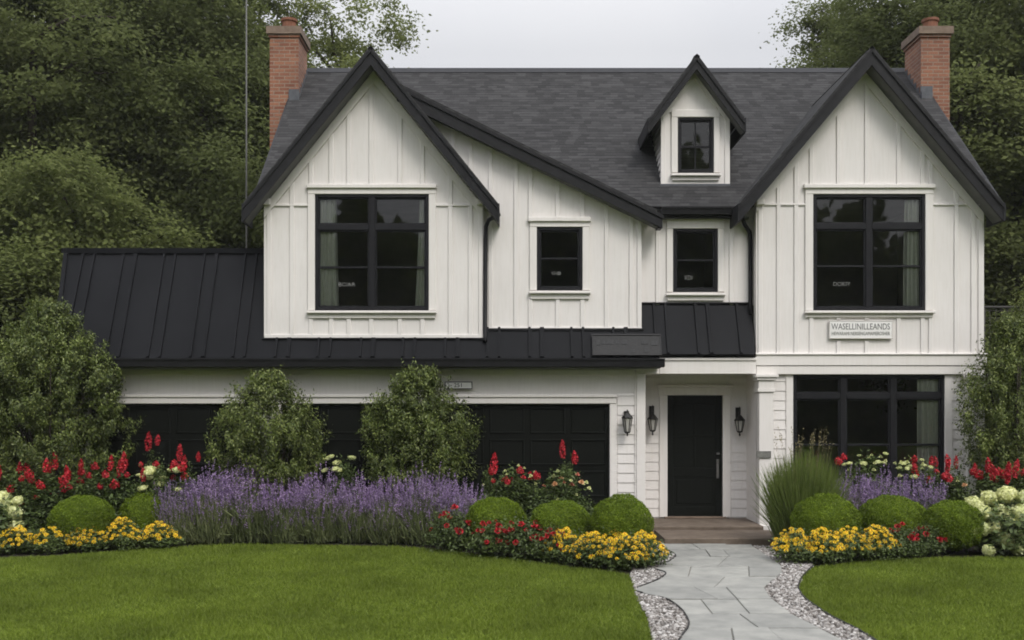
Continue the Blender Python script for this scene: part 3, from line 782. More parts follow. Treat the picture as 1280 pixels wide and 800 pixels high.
# --- roofs
t6 = .07
xl, xr = -4.5, 8.5
vl = lambda x: (GZ - GS * abs(x - LGC) - 5.495) / .9      # y where the left gable meets the main slope
pm = lambda x, y: (x, y, mroof(y))
RGT = RGC
ov = .06
main = [pm(xl, MRY0), pm(-4.36, MRY0), pm(LGC - .05, 3.03 - .14), pm(-1.95, 2.39 - .14), pm(2.30, MRY0), pm(3.9, MRY0), pm(RGT, 3.03 - .14), pm(8.12, MRY0), pm(xr, MRY0), pm(xr, MRY1), pm(xl, MRY1)]
roof = slab('roof', main, t6, SH)
back = [(xl, MRY1, MZR), (xr, MRY1, MZR), (xr, RB + .4, mroof(MRY1) - .82 * (RB + .4 - MRY1)), (xl, RB + .4, mroof(MRY1) - .82 * (RB + .4 - MRY1))]
slab('roof', back, t6, SH)
b = MB(); b.xz([], 0, 0) if False else None
b = MB(); b.yz([(MRY1 - .13, MZR - .10), (MRY1, MZR + .035), (MRY1 + .13, MZR - .08), (MRY1, MZR - .02)], xl - .01, xr + .01); b.build('ridge_cap', MAT['black_paint'], house)
# rake edge of the main roof ends
def rake(name, pts, width, th_y, m=BP, drop=0):
    """board along a polyline of (x, z) at y: vertical height width, thickness th_y"""
for x0, x1 in ((xl - .03, xl + .0), (xr, xr + .03)):
    b = MB(); b.yz([(MRY0, MRZ0 - .24), (MRY0, MRZ0 + .0), (MRY1, MZR + .0), (MRY1, MZR - .24)], x0, x1); b.build('rake_board', BP, house)

def gable_roof(cx, zr, sl, hl, hr, yf, yb_r, yb_e, board=.245, yb_e2=None, frieze=True, wallY=0.0, name='gable_roof'):
    """two slopes from y=yf back to the valley; fascia boards on the front"""
    yb_e2 = yb_e if yb_e2 is None else yb_e2
    zl, zq = zr - sl * hl, zr - sl * hr
    o = slab(name, [(cx, yf, zr), (cx, yb_r, zr), (cx - hl, yb_e, zl), (cx - hl, yf, zl)], t6, SH)
    slab(name, [(cx, yf, zr), (cx + hr, yf, zq), (cx + hr, yb_e2, zq), (cx, yb_r, zr)], t6, SH)
    k = .075                                             # shingle edge above the board
    bb = MB()
    zo = board + k
    bb.xz([(cx - hl - .01, zl - .0 - k), (cx, zr - k), (cx, zr - zo), (cx - hl - .01, zl - zo)], yf + .012, yf + .05)
    bb.xz([(cx + hr + .01, zq - k), (cx, zr - k), (cx, zr - zo), (cx + hr + .01, zq - zo)], yf + .0125, yf + .0505)
    # thin drip strip
    bb.xz([(cx - hl - .02, zl - .06), (cx, zr - .045), (cx, zr - .105), (cx - hl - .02, zl - .12)], yf - .012, yf + .0119)
    bb.xz([(cx + hr + .02, zq - .06), (cx, zr - .045), (cx, zr - .105), (cx + hr + .02, zq - .12)], yf - .0125, yf + .0118)
    # eave boards along the sides
    bb.box(cx - hl - .03, cx - hl, yf, max(yb_e, yf + .2), zl - zo, zl - .01); bb.box(cx + hr, cx + hr + .03, yf, max(yb_e2, yf + .2), zq - zo, zq - .01)
    bb.build('rake_board', BP, house)
    # boxed eave underside
    sf = MB()
    sf.xz([(cx - hl, zl - zo + .02), (cx, zr - zo + .02), (cx, zr - zo + .05), (cx - hl, zl - zo + .05)], yf + .051, wallY - .002)
    sf.xz([(cx + hr, zq - zo + .02), (cx, zr - zo + .02), (cx, zr - zo + .05), (cx + hr, zq - zo + .05)], yf + .0515, wallY - .0025)
    sf.build('soffit', MAT['soffit'], house)
    return o
gable_roof(LGC, GZ, GS, 2.13, 2.13, YO, 3.1, .25)
gable_roof(RGC, GZ, RGS, 2.22, 2.2, YO, 3.1, .25)
# white frieze boards under the rakes
def frieze(cx, zr, sl, hl, hr, Y, off, h):
    f = MB()
    f.xz([(cx - hl, zr - sl*hl - off), (cx, zr - off), (cx, zr - off - h), (cx - hl, zr - sl*hl - off - h)], Y - .035, Y + .003)
    f.xz([(cx + hr, zr - sl*hr - off), (cx, zr - off), (cx, zr - off - h), (cx + hr, zr - sl*hr - off - h)], Y - .0355, Y + .003)
    f.build('frieze_board', WT, house)
frieze(LGC, GZ, GS, 1.87, 1.87, 0, .31, .2)
frieze(RGC, GZ, RGS, 1.85, 2.03, 0, .31, .2)
for p in (330, 597, 945, 1222):
    b = MB(); b.bevbox(X(p) - .01, X(p + 8) + .01, -.10, .01, Z(257), Z(249), .01); b.build('eave_return', WT, house)
# sweeping half gable
xa_, xb_ = -1.95, 2.47
yc = lambda z: (z - 5.495) / .9
slab('gable_roof', [(xa_, -.2, CATS(xa_)), (xb_, -.2, CATS(xb_)), (xb_, .12, CATS(xb_)), (xa_, yc(CATS(xa_)) + .1, CATS(xa_))], t6, SH)
b = MB(); zo = .31
b.xz([(xa_, CATS(xa_) - .07), (xb_ + .08, CATS(xb_ + .08) - .07), (xb_ + .08, CATS(xb_ + .08) - .27), (xa_, CATS(xa_) - zo)], -.188, -.15)
b.xz([(xa_, CATS(xa_) - .045), (xb_ + .1, CATS(xb_ + .1) - .045), (xb_ + .1, CATS(xb_ + .1) - .105), (xa_, CATS(xa_) - .105)], -.213, -.1885)
b.box(xb_ + .001, xb_ + .08, -.149, .12, CATS(xb_) - .30, CATS(xb_) - .05)
b.build('rake_board', BP, house)
b = MB(); b.xz([(xa_, CATS(xa_) - zo + .04), (xb_, CATS(xb_) - .28), (xb_, CATS(xb_) - .25), (xa_, CATS(xa_) - zo + .07)], -.149, YC - .002); b.build('soffit', MAT['soffit'], house)
# eave, soffit and gutter of the middle roof
b = MB(); b.box(2.56, 3.84, MRY0 + .0, MRY0 + .03, MRZ0 - .2, MRZ0 - .065); b.build('fascia', BP, house)
gy = MRY0 - .13
def gutter(x0, x1, ytop, z, hh=.13, dd=.12):
    g_ = MB(); n = 7; pr = [(ytop + dd, z), (ytop + dd, z - hh)]
    pr += [(ytop + dd * (1 - k / n), z - hh + hh * .12 * k / n) for k in range(1, n)]
    pr += [(ytop + .01, z - hh * .5), (ytop + .0, z - .02), (ytop - .012, z - .02), (ytop - .012, z), (ytop + .012, z), (ytop + .03, z - hh * .8), (ytop + dd - .012, z - hh * .85), (ytop + dd - .012, z)]
    g_.yz(pr, x0, x1); g_.build('gutter', BP, house)
gutter(2.57, 3.82, MRY0 - .12, MRZ0 - .03)
b = MB(); b.box(2.3, 4.1, MRY0 + .031, YM, MRZ0 - .2, MRZ0 - .17); b.build('soffit', MAT['soffit'], house)

# garage and porch standing seam roof: slope 1.4 from the eave at y=-.25
GSL, GE, GEZ = 2.2, -.161, 3.0
gz = lambda y: GEZ + GSL * (y - GE)
gx0r, gx0e = -7.98, -7.82
GR = .73
gpoly = [(gx0e, GE, GEZ), (2.5, GE, GEZ), (2.5, GE + .03, gz(GE + .03)), (X(945) - .03, GE + .03, gz(GE + .03)), (X(945) - .03, YM + .02, gz(YM + .02)), (2.24, YM + .02, gz(YM + .02)), (2.24, YC + .02, gz(YC + .02)),
         (-.5, YC + .02, gz(YC + .02)), (-.5, .02, gz(.02)), (X(330) - .0, .02, gz(.02)), (X(330) - .0, GR, gz(GR)), (gx0r, GR, gz(GR))]
nrm = Vector((0, -GSL, 1)).normalized()
b = MB(); b.prism([Vector(p) for p in gpoly], -nrm * .05)
def rib(x_, ya, yb_, w_=.022, h_=.035, xe=None):
    xe = x_ if xe is None else xe
    P = [Vector((x_ - w_, ya, gz(ya))), Vector((x_ + w_, ya, gz(ya))), Vector((xe + w_, yb_, gz(yb_))), Vector((xe - w_, yb_, gz(yb_)))]
    b.prism([p - nrm * .01 for p in P], nrm * (h_ + .01))
x = -7.62; k = 0
while x < X(945) - .08:
    for dx in (0, .2, .235) if k % 2 else (0, .2):
        q = x + dx
        if q > X(945) - .1: continue
        top_ = GR - .02 if q < X(330) - .05 else (0 if q < -.52 else (YC if q < 2.22 else YM))
        rib(q, GE + (.005 if q < 2.46 else .035), top_ - .005, .02 if dx != .235 else .012)
    x += .72; k += 1
rib(gx0e + .05, GE, GR - .02, .035, .04, gx0r + .05)
b.build('metal_roof', MR, house)
b = MB(); b.prism([(gx0r, GR, gz(GR)), (X(330), GR, gz(GR)), (X(330), 5.5, gz(GR) - 2.1), (gx0e, 5.5, gz(GR) - 2.1)], (0, 0, -.05)); b.build('metal_roof', MR, house)
b = MB(); b.yz([(GR - .07, gz(GR) - .06), (GR - .07, gz(GR) + .03), (GR + .07, gz(GR) + .03), (GR + .07, gz(GR) - .02)], gx0r - .02, X(330) - .001); b.build('ridge_cap', MR, house)
b = MB(); b.prism([(gx0e, -.36, 2.985), (2.5, -.36, 2.985), (2.5, GE - .002, GEZ - .002), (gx0e, GE - .002, GEZ - .002)], (0, 0, -.04)); b.build('metal_roof', MR, house)
gutter(gx0e - .02, 2.55, -.48, 2.977, .145, .12)
b = MB(); b.box(gx0e, 2.48, -.339, -.001, 2.82, 2.85); b.box(gx0e, 2.48, -.36, -.34, 2.82, 2.944); b.box(2.481, 2.5, -.36, -.071, 2.82, 2.944); b.build('soffit', MAT['soffit'], house)
b = MB(); b.bevbox(-7.75, X(793), -.03, .01, Z(469), 2.799, .006); b.build('frieze_board', WT, house)
# apron flashing where walls meet the metal roof
b = MB()
b.bevbox(X(328), X(606), -.05, -.001, gz(0) - .03, Z(422.7), .008); b.bevbox(X(606, YC), X(804, YC), YC - .05, YC - .001, gz(YC) - .03, Z(412.7, YC), .008); b.bevbox(2.26, X(940, YM), YM - .05, YM - .001, gz(YM) - .03, Z(378, YM), .008)
b.build('flashing', BP, house)
# downspouts
b = MB(); b.tube([(X(624, -.25), -.28, Z(268, -.28)), (X(618, -.2), -.2, Z(271, -.2)), (X(611), -.06, Z(276)), (X(607.5), -.04, Z(284)), (X(607), -.04, Z(300)), (X(606.5), -.04, Z(421)), (X(606.5), -.09, Z(427))], .036, 10); b.build('downspout', BP, house, smooth=True)
b = MB(); b.tube([(X(928, .1), .1, Z(266, .1)), (X(928, .15), .15, Z(272, .15)), (X(931, .19), .19, Z(281, .19)), (X(937, .22), .22, Z(290, .22)), (X(938, .235), .235, Z(300, .235)), (X(938, .235), .235, Z(380, .235)), (X(938.5, .17), .17, Z(392, .17))], .036, 10); b.build('downspout', BP, house, smooth=True)

# --- dormer
YD = .72
dor = MB()
dx0, dx1 = X(828, YD), X(910, YD); dcx = (dx0 + dx1) / 2 - .02
DZ, DS, DHL, DHR = 8.36, 1.34, .83, .83
dtop = lambda x: DZ - DS * abs(x - dcx) - .06
hDo = win_hole(847, 147, 892, 216, YD)
wall(YD, dx0, dx1, Z(232, YD), dtop, [hDo], [], [dcx], [(dx0, dx1, Z(141, YD), .05)], th=.1, name='dormer_wall')
for s_, x0, x1 in ((0, dx0, dx0 + .09), (1, dx1 - .09, dx1)):
    ze = dtop(dx0) - .05
    b = MB(); b.yz([(YD + .1, mroof(YD) - .15), (YD + .1, ze), ((ze - 5.495) / .9 + .1, ze), ], x0, x1)
    # lap boards on the cheek
    z = mroof(YD) + .02
    while z < ze - .12:
        ye = (z - 5.495) / .9
        xo = x0 if s_ == 0 else x1; sg = -1 if s_ == 0 else 1
        b.prism([(xo, YD + .0, z), (xo + sg*.025, YD + .0, z), (xo + sg*.006, YD + .0, z + .13), (xo, YD + .0, z + .13)], (0, max(ye - YD + .05, .05), 0))
        z += .13
    b.build('dormer_wall', WP, house)
b = MB(); b.bevbox(dx0 - .03, dx0 + .06, YD - .025, YD + .05, Z(231, YD), dtop(dx0) - .0, .006); b.build('corner_board', WT, house)
b = MB(); b.bevbox(dx1 - .06, dx1 + .03, YD - .025, YD + .05, Z(231, YD), dtop(dx1) - .0, .006); b.build('corner_board', WT, house)
window(YD, 847, 147, 892, 216, vbars=(869.5,), hbars=(183,), casing=(839, 138, 899.5, 219), sill=(838, 218, 900, 226), name='dormer_window', fw=.045)
gable_roof(dcx, DZ, DS, DHL, DHR, .42, 3.3, 2.02, board=.19, wallY=YD, name='dormer_roof')
frieze(dcx, DZ, DS, .56, .56, YD, .25, .10)
b = MB(); b.box(dx0 - .03, dx1 + .03, YD - .05, YD - .001, mroof(YD) - .06, Z(230.5, YD)); b.build('flashing', MAT['lead'], house)

# --- chimneys, parts of the roof
def chimney(x0, x1, y0, y1, flash):
    zt = H + 477 * (18 + y0) / F - .16
    b = MB(); b.box(x0, x1, y0, y1, 0, zt - .06); b.box(x0 - .025, x1 + .025, y0 - .025, y1 + .025, zt - .06, zt)
    o = b.build('chimney', MAT['brick'], roof)
    b = MB(); e = .06; b.prism([(x0-e, y0-e, zt), (x1+e, y0-e, zt), (x1+e, y1+e, zt), (x0-e, y1+e, zt)], (0, 0, .15)); b.build('chimney_cap', MAT['cap_stone'], o)
    cx, cy = (x0+x1)/2 + .03, (y0+y1)/2 - .1
    b = MB(); b.lathe([(.15, 0), (.145, .2), (.17, .22), (.17, .27), (.13, .28), (.12, .1)], (cx, cy, zt + .15), 14); b.build('chimney_pot', MAT['terracotta'], o, smooth=False)
    return o
cl = chimney(-4.89, -4.31, 3.22, 4.1, 0)
cr_ = chimney(8.28, 8.86, 3.28, 4.15, 1)
for (x, c, s) in ((-4.31, cl, 1), (8.28, cr_, -1)):
    b = MB()
    for k in range(6):
        y = 3.2 + k * .16; b.box(x + (.002 if s > 0 else -.012), x + (.012 if s > 0 else -.002), y, y + .17, mroof(y) - .02, mroof(y) + .16 - k * .004)
    y0 = 3.2
    if s > 0: b.box(-4.5, -4.29, y0 - .02, y0 + .018, mroof(y0) - .05, mroof(y0) + .2)
    else: b.box(8.26, 8.5, y0 + .04, y0 + .078, mroof(y0) - .0, mroof(y0) + .28)
    b.build('flashing', MAT['lead'], c)

# ------------------------------------------------------------------ curtains (hang inside, things of their own)
def curtain(Y, p0, p1, q0, q1, label, taper=0):
    x0, x1, z0, z1 = PX(p0, Y), PX(p1, Y), PZ(q1, Y), PZ(q0, Y)
    nx, nz_ = 44, 14; V = []; FA = []
    for j in range(nz_ + 1):
        t = j / nz_; z = z1 + (z0 - z1) * t
        for i in range(nx + 1):
            s = i / nx; xx = x0 + (x1 - x0) * (s if taper >= 0 else s)
            wv = xx + taper * t * (s if taper > 0 else (1 - s))
            V.append((wv, Y + .11 + .028 * math.sin(s * 26 + .6 * math.sin(t * 3)) + .01 * math.sin(s * 11 + t * 4), z))
    for j in range(nz_):
        for i in range(nx):
            a = j*(nx+1)+i; FA.append((a, a+1, a+nx+2, a+nx+1))
    org = ((x0+x1)/2, Y+.16, z0)
    o = MB().add(V, FA).build('curtain', MAT['curtain_cloth'], None, smooth=True, origin=org)
    m_ = o.modifiers.new('thickness', 'SOLIDIFY'); m_.thickness = .004
    tag(o, label, 'curtain', 'curtains behind the windows')
    rd = MB(); rd.tube([(x0 - .05, Y+.16, z1 + .02), (x1 + .05, Y+.16, z1 + .02)], .012, 8); rd.build('curtain_rod', FB, o)
curtain(0, 396, 419, 246, 387, 'pale curtain at the left edge of the upstairs window above the garage', .04)
curtain(0, 524, 535, 246, 387, 'narrow pale curtain at the right edge of the upstairs window above the garage', -.08)
curtain(0, 1134, 1155, 246, 387, 'pale curtain in the upstairs window of the right gable', -.03)
curtain(.05, 1150, 1178, 470, 606, 'pale curtain in the ground floor triple window')

# ------------------------------------------------------------------ lanterns
def lantern(px, q0, q1, Y, label, hook):
    x, zt, zb_ = PX(px, Y), PZ(q0, Y), PZ(q1, Y)
    t = empty('wall_lantern', (x, Y, zb_), label, 'lantern', 'black wall lanterns by the front door')
    h = zt - zb_; yy = Y - .14
    zc = zb_ + h * (.52 if hook else .70)                # rim under the roof
    r = .088
    b = MB(); b.lathe([(.0, .02), (.045, .02), (.045, .16), (0, .16)], (0, 0, 0), 12)
    pl = MB(); pl.bevbox(x - .045, x + .045, Y - .02, Y - .0, zc - .06, zc + .12 if not hook else zt - .02)
    pl.tube([(x, Y - .01, zc + .06), (x, Y - .08, zc + .12), (x, yy, zc + (.10 if not hook else .16))], .010, 8); pl.build('bracket', MAT['lantern_metal'], t)
    c = MB(); c.lathe([(r * 1.1, 0), (r * 1.12, .012), (r * .8, .045), (r * .38, .09), (.016, .105), (.016, .13), (.004, .15 if not hook else zt - zc)], (x, yy, zc), 6); c.build('lantern_roof', MAT['lantern_metal'], t)
    zl = zb_ + h * .16
    g_ = MB(); g_.lathe([(r * .5, 0), (r * .92, zc - zl)], (x, yy, zl), 6); g_.build('lantern_glass', MAT['lantern_glass'], t)
    f = MB()
    for k in range(6):
        a = math.pi * 2 * k / 6
        f.tube([(x + r*.52*math.cos(a), yy + r*.52*math.sin(a), zl), (x + r*.95*math.cos(a), yy + r*.95*math.sin(a), zc)], .008, 5)
    f.lathe([(.004, zb_ - zl), (.018, zb_ - zl + .015), (.012, -.03), (r * .55, -.012), (r * .58, .008), (.01, .012)], (x, yy, zl), 6)
    f.tube([(x, yy, zl), (x, yy, zl + .09)], .014, 6)
    f.build('lantern_frame', MAT['lantern_metal'], t)
lantern(783, 513, 545, -.03, 'black carriage lantern on the siding beside the garage door', False)
lantern(814.5, 506, 544, YP - .03, 'black lantern with tall finial to the left of the front door', True)
lantern(922.5, 508, 545, YP - .03, 'black lantern with tall finial between the front door and the porch column', True)

# ------------------------------------------------------------------ signs
def sign_board(name, Y, p0, q0, p1, q1, label, m, frame_m, th=.02, fr=.012):
    x0, x1, z0, z1 = PX(p0, Y), PX(p1, Y), PZ(q1, Y), PZ(q0, Y)
    t = empty(name, ((x0+x1)/2, Y, z0), label, 'sign')
    b = MB(); b.bevbox(x0+fr, x1-fr, Y-th, Y, z0+fr, z1-fr, .003); b.build('panel', m, t)
    b = MB(); b.bevbox(x0, x1, Y-th-.006, Y, z0, z0+fr-.001); b.bevbox(x0, x1, Y-th-.006, Y, z1-fr+.001, z1); b.bevbox(x0, x0+fr-.001, Y-th-.006, Y, z0+fr, z1-fr); b.bevbox(x1-fr+.001, x1, Y-th-.006, Y, z0+fr, z1-fr); b.build('sign_frame', frame_m, t)
    return t
t = sign_board('house_number_sign', -.0675, 556, 477, 590.5, 486.5, 'small white house number sign with dark frame reading 251 above the garage doors', MAT['sign_white'], MAT['frame_black'], .02, .014)
text('lettering', '251', PX(573, -.09), -.090, PZ(481.7, -.09), .10, MAT['frame_black'], t, .13)
t = sign_board('name_board', -.026, 1036, 401, 1115, 423.5, 'white board with two lines of grey lettering below the right gable window', MAT['sign_white'], MAT['white_trim'], .03, .014)
text('lettering', 'WASELLINILLEANDS', PX(1076, -.06), -.0585, PZ(408.5, -.06), .15, MAT['sign_ink'], t, 1.0)
text('lettering', 'HEWARAMI NERSENGAMAMEROSHER', PX(1076, -.06), -.0585, PZ(417, -.06), .085, MAT['plaque_grey'], t, .99)
t = sign_board('column_plaque', -.143, 945.5, 564, 963.5, 572.5, 'small weathered grey plaque on the porch column', MAT['plaque_grey'], MAT['plaque_grey'], .012, .008)
# worn dark board lying on the metal roof
ys, ye = -.145, .0
x0, x1 = PX(742, -.2), PX(826, -.2)
t = empty('roof_board', ((x0+x1)/2, ys, gz(ys)), 'dark weathered sign board with worn lettering on the metal roof edge', 'sign')
def on_roof(x, u, n_):                             # u along the slope from ys
    dirv = Vector((0, 1, GSL)).normalized(); return Vector((x, ys, gz(ys))) + dirv * u + nrm * n_
def plate(mb, xa, xb, ua, ub, na, nb): mb.prism([on_roof(xa, ua, na), on_roof(xb, ua, na), on_roof(xb, ub, na), on_roof(xa, ub, na)], nrm * (nb - na))
hu = .36
b = MB(); plate(b, x0, x1, 0, hu, .036, .06); b.build('panel', MAT['sign_dark'], t)
b = MB(); plate(b, x0-.02, x1+.02, hu, hu+.025, .034, .075); plate(b, x0-.02, x1+.02, -.02, -.001, .034, .07); plate(b, x0-.02, x0-.001, 0, hu-.001, .034, .07); plate(b, x1+.001, x1+.02, 0, hu-.001, .034, .07); b.build('sign_frame', BP, t)
b = MB(); rn = random.Random(3); xx = x0 + .05
while xx < x1 - .12:
    w_ = rn.uniform(.05, .12)
    if rn.random() < .8: plate(b, xx, xx + w_, .18 + rn.uniform(-.02, .02), .28 + rn.uniform(-.03, .02), .058, .066)
    xx += w_ + rn.uniform(.01, .05)
plate(b, x0 + .86, x0 + .95, .04, .14, .058, .066); plate(b, x0 + .62, x0 + .7, .03, .1, .058, .065)
b.build('lettering', MAT['sign_worn'], t)

# ------------------------------------------------------------------ foliage builders (numpy)
def unit(a): return a / np.maximum(np.linalg.norm(a, axis=-1, keepdims=True), 1e-9)
def leaf_quads(C, Nn, Ln, Wd, r, up=0.0):
    """diamond leaves at C with face normals roughly Nn"""
    n = len(C); d = unit(r.normal(0, 1, (n, 3)) + np.array((0, 0, up)))
    nn = unit(Nn + r.normal(0, .7, (n, 3)))
    a = unit(np.cross(nn, d)); b_ = np.cross(nn, a)
    L2 = (np.asarray(Ln) / 2).reshape(-1, 1) * np.ones((n, 1)); W2 = (np.asarray(Wd) / 2).reshape(-1, 1) * np.ones((n, 1))
    V = np.stack([C - b_ * L2, C + a * W2 - b_ * L2 * .1, C + b_ * L2, C - a * W2 - b_ * L2 * .1], 1)
    return V.reshape(-1, 3), np.arange(n * 4).reshape(-1, 4)
def merge(*parts):
    Vs, Fs, o = [], [], 0
    for V, FA in parts: Vs.append(V); Fs.append(FA + o); o += len(V)
    return np.concatenate(Vs), np.concatenate(Fs)
def blade_quads(P0, P1, P2, wd, r):
    """curved blades: base, middle, tip; two quads each (tip pinched)"""
    n = len(P0); t = unit(P2 - P0); side = unit(np.cross(t, unit(r.normal(0, 1, (n, 3)))))
    w_ = np.asarray(wd).reshape(-1, 1) * np.ones((n, 1))
    V = np.stack([P0 - side*w_, P0 + side*w_, P1 + side*w_*.8, P1 - side*w_*.8, P2 + side*w_*.15, P2 - side*w_*.15], 1)
    FA = np.array([(0, 1, 2, 3), (3, 2, 4, 5)])[None] + (np.arange(n) * 6)[:, None, None]
    return V.reshape(-1, 3), FA.reshape(-1, 4)

# --- thin haze volume, added to lighten and soften the dark far trees
hz = MB(); hz.box(-120, 120, -90, 120, -3, 24); ho = hz.build('haze', None); ho['kind'] = 'stuff'; ho['label'] = 'thin haze added to lighten and soften the distant trees'; ho['category'] = 'haze'
hm = bpy.data.materials.new('haze'); hm.use_nodes = True; ht_ = hm.node_tree; ht_.nodes.remove(ht_.nodes['Principled BSDF'])
pv = ht_.nodes.new('ShaderNodeVolumePrincipled'); pv.inputs['Color'].default_value = (.93, .95, .93, 1); pv.inputs['Density'].default_value = .00042
ht_.links.new(pv.outputs[0], ht_.nodes['Material Output'].inputs['Volume']); ho.data.materials.append(hm)
# --- trees
def tree_meshes(seed, ht, rad, base, nlobe, nclump, nleaf, leaf, lacy=1.0, leaf_m='leaf_forest', limb_r=1.0):
    r = np.random.default_rng(seed)
    # lobes: uneven masses around the stem
    lc = []; 
    for k in range(nlobe):
        t = (k + .5) / nlobe; z = base + (ht - base) * (.12 + .83 * t)
        env = rad * (math.sin(math.pi * min(1, (.16 + .80 * t))) ** .7)
        a = k * 2.4 + r.uniform(-.5, .5); q = env * r.uniform(.35, .75) if k < nlobe - 1 else 0
        lc.append((q * math.cos(a), q * math.sin(a), z, max(.8, env * r.uniform(.5, .75))))
    lc = np.array(lc)
    pick = r.choice(len(lc), nclump, p=lc[:, 3]**2 / (lc[:, 3]**2).sum())
    d = unit(r.normal(0, 1, (nclump, 3))); rr = r.uniform(.35, 1.05, (nclump, 1)) ** .6
    CC = lc[pick, :3] + d * rr * lc[pick, 3:] * np.array((1, 1, .8))
    cs = r.uniform(.3, .65, nclump) * lacy * rad / 3.5
    idx = np.repeat(np.arange(nclump), nleaf); n = len(idx)
    off = r.normal(0, 1, (n, 3)) * np.array((.6, .6, .34)) * cs[idx, None]
    C = CC[idx] + off
    # sprays droop outward
    C[:, 2] -= .25 * (np.linalg.norm(off[:, :2], axis=1) ** 2)
    V, FA = leaf_quads(C, np.array((0, 0, 1.0)) + d[idx] * .7, leaf * r.uniform(.7, 1.3, n), leaf * .55 * r.uniform(.7, 1.3, n), r)
    crown = newmesh('crown', V, FA, MAT[leaf_m])
    mb = MB(); rn = random.Random(seed); tr = .02 * ht * limb_r
    bx = [rn.uniform(-.3, .3) for _ in range(2)]
    stem = [Vector((bx[0]*math.sin(t*3), bx[1]*math.sin(t*2.4), ht*.88*t)) for t in np.linspace(0, 1, 9)]
    mb.tube(stem, [tr * (1.25 if i == 0 else 1 - .118*i) for i in range(9)], 9)
    order = sorted(range(nclump), key=lambda i: rn.random())[:46]
    for i in order:
        e = Vector(CC[i]); zz = max(base * .75, min(ht * .8, e.z - .55 * math.hypot(e.x, e.y)))
        k = zz / (ht * .88) * 8; s0 = stem[min(7, int(k))].lerp(stem[min(8, int(k)+1)], k - int(k))
        m1 = s0.lerp(e, .4) + Vector((rn.uniform(-.2, .2), rn.uniform(-.2, .2), rn.uniform(.0, .35))); m2 = s0.lerp(e, .75) + Vector((rn.uniform(-.15, .15), rn.uniform(-.15, .15), rn.uniform(.05, .3)))
        r0 = max(.03, tr * .42 * (1 - zz / ht * .6))
        mb.tube([s0, m1, m2, e], [r0, r0*.66, r0*.4, r0*.12], 5, cap=False)
    trunk = newmesh('trunk', np.array(mb.v), mb.f, MAT['bark'], smooth=True)
    return trunk, crown
TREES = {
    'broad': tree_meshes(11, 15, 4.2, 1.6, 12, 620, 230, .125),
    'tall': tree_meshes(12, 18, 3.8, 2.2, 14, 640, 230, .125),
    'loose': tree_meshes(13, 17, 3.3, 5.5, 9, 270, 190, .12, 1.0, 'leaf_light'),
    'full': tree_meshes(14, 13, 4.0, .8, 12, 620, 230, .125),
    'maple': tree_meshes(15, 7.6, 3.5, .8, 9, 420, 240, .115, 1.0, 'leaf_light'),
    'bush': tree_meshes(16, 4.0, 2.6, .1, 7, 320, 200, .11),
    'lacy': tree_meshes(17, 15.5, 3.6, 6.0, 11, 330, 170, .12, .9, 'leaf_light'),
}
def tree(kind, px, d, label, s=1.0, rz=0, cat='tree', group='trees behind the house', name=None, sz=None):
    x, y = AT(px, d)
    root = empty(name or {'bush': 'bush'}.get(kind, 'leafy_tree'), (x, y, 0), label, cat, group, R(rz))
    root.scale = (s, s, sz or s)
    tk, crn = TREES[kind]
    link('trunk', tk, root); link('crown', crn, root)
    return root
tree('broad', -10, 27, 'dark green tree at the far left edge, behind the shorter bright one', 1.05, 20)
tree('tall', 75, 30, 'tall dark tree with bare arching limbs behind the left end of the garage roof', 1.0, 75)
tree('broad', 165, 29, 'broad dark tree behind the middle of the garage roof', 1.08, 140)
tree('full', 245, 27.5, 'full dark tree behind the garage roof, next to the slim pole', 1.02, 200)
tree('tall', 300, 33, 'tall olive green tree rising behind the left chimney', 1.0, 260)
tree('loose', 268, 31, 'loose crowned tree with sky gaps to the left of the left chimney', 1.0, 30)
tree('lacy', 425, 33, 'lacy pale green tree against the sky just right of the left chimney', 1.0, 200)
tree('maple', 88, 23.5, 'lower bright leaved tree in front of the dark trees beyond the garage', 1.0, 15)
tree('maple', -30, 22.5, 'low bright leaved tree cut by the left edge of the picture', .92, 120)
tree('bush', 225, 25, 'leafy bush just behind the garage ridge', 1.25, 40, 'bush', None)
tree('bush', 20, 21.5, 'dark bush in the gloom to the left of the garage', 1.1, 80, 'bush', None)
tree('bush', 130, 26, 'dark bush behind the left part of the garage ridge', 1.3, 170, 'bush', None)
for i, (k, px, d, s) in enumerate((('broad', 30, 40, 1.15), ('tall', 120, 42, 1.1), ('broad', 210, 41, 1.2), ('full', 300, 43, 1.3), ('tall', -60, 38, 1.1))):
    tree(k, px, d, 'dark tree deep in the wood behind the garage', s, 50 * i + 10, group='trees deep in the left wood')
tree('tall', 1050, 33, 'rounded tree showing between the dormer and the right gable peak', .88, 15)
tree('broad', 1010, 36, 'spreading tree whose left edge stands against the sky by the right gable', .93, 100)
tree('broad', 1120, 31, 'dark tree behind the right gable peak and chimney', 1.0, 180)
tree('tall', 1200, 29, 'tall dark tree just right of the right chimney', .95, 240)
tree('full', 1270, 27, 'full dark tree at the right edge of the picture beyond the wire fence', 1.05, 300)
tree('loose', 1240, 35, 'loose crowned tree with sky gaps near the top right corner', 1.05, 330)
tree('broad', 1330, 30, 'broad tree cut by the right edge of the picture', 1.05, 60)
tree('bush', 1262, 22.8, 'yellow green bush above the wire fence at the right edge', 1.05, 20, 'bush', None)
for i, (k, px, d, s) in enumerate((('broad', 1100, 42, 1.1), ('tall', 1180, 41, 1.05), ('broad', 1260, 40, 1.15), ('full', 1340, 39, 1.3))):
    tree(k, px, d, 'dark tree deep in the wood behind the right gable', s, 70 * i + 35, group='trees deep in the right wood')
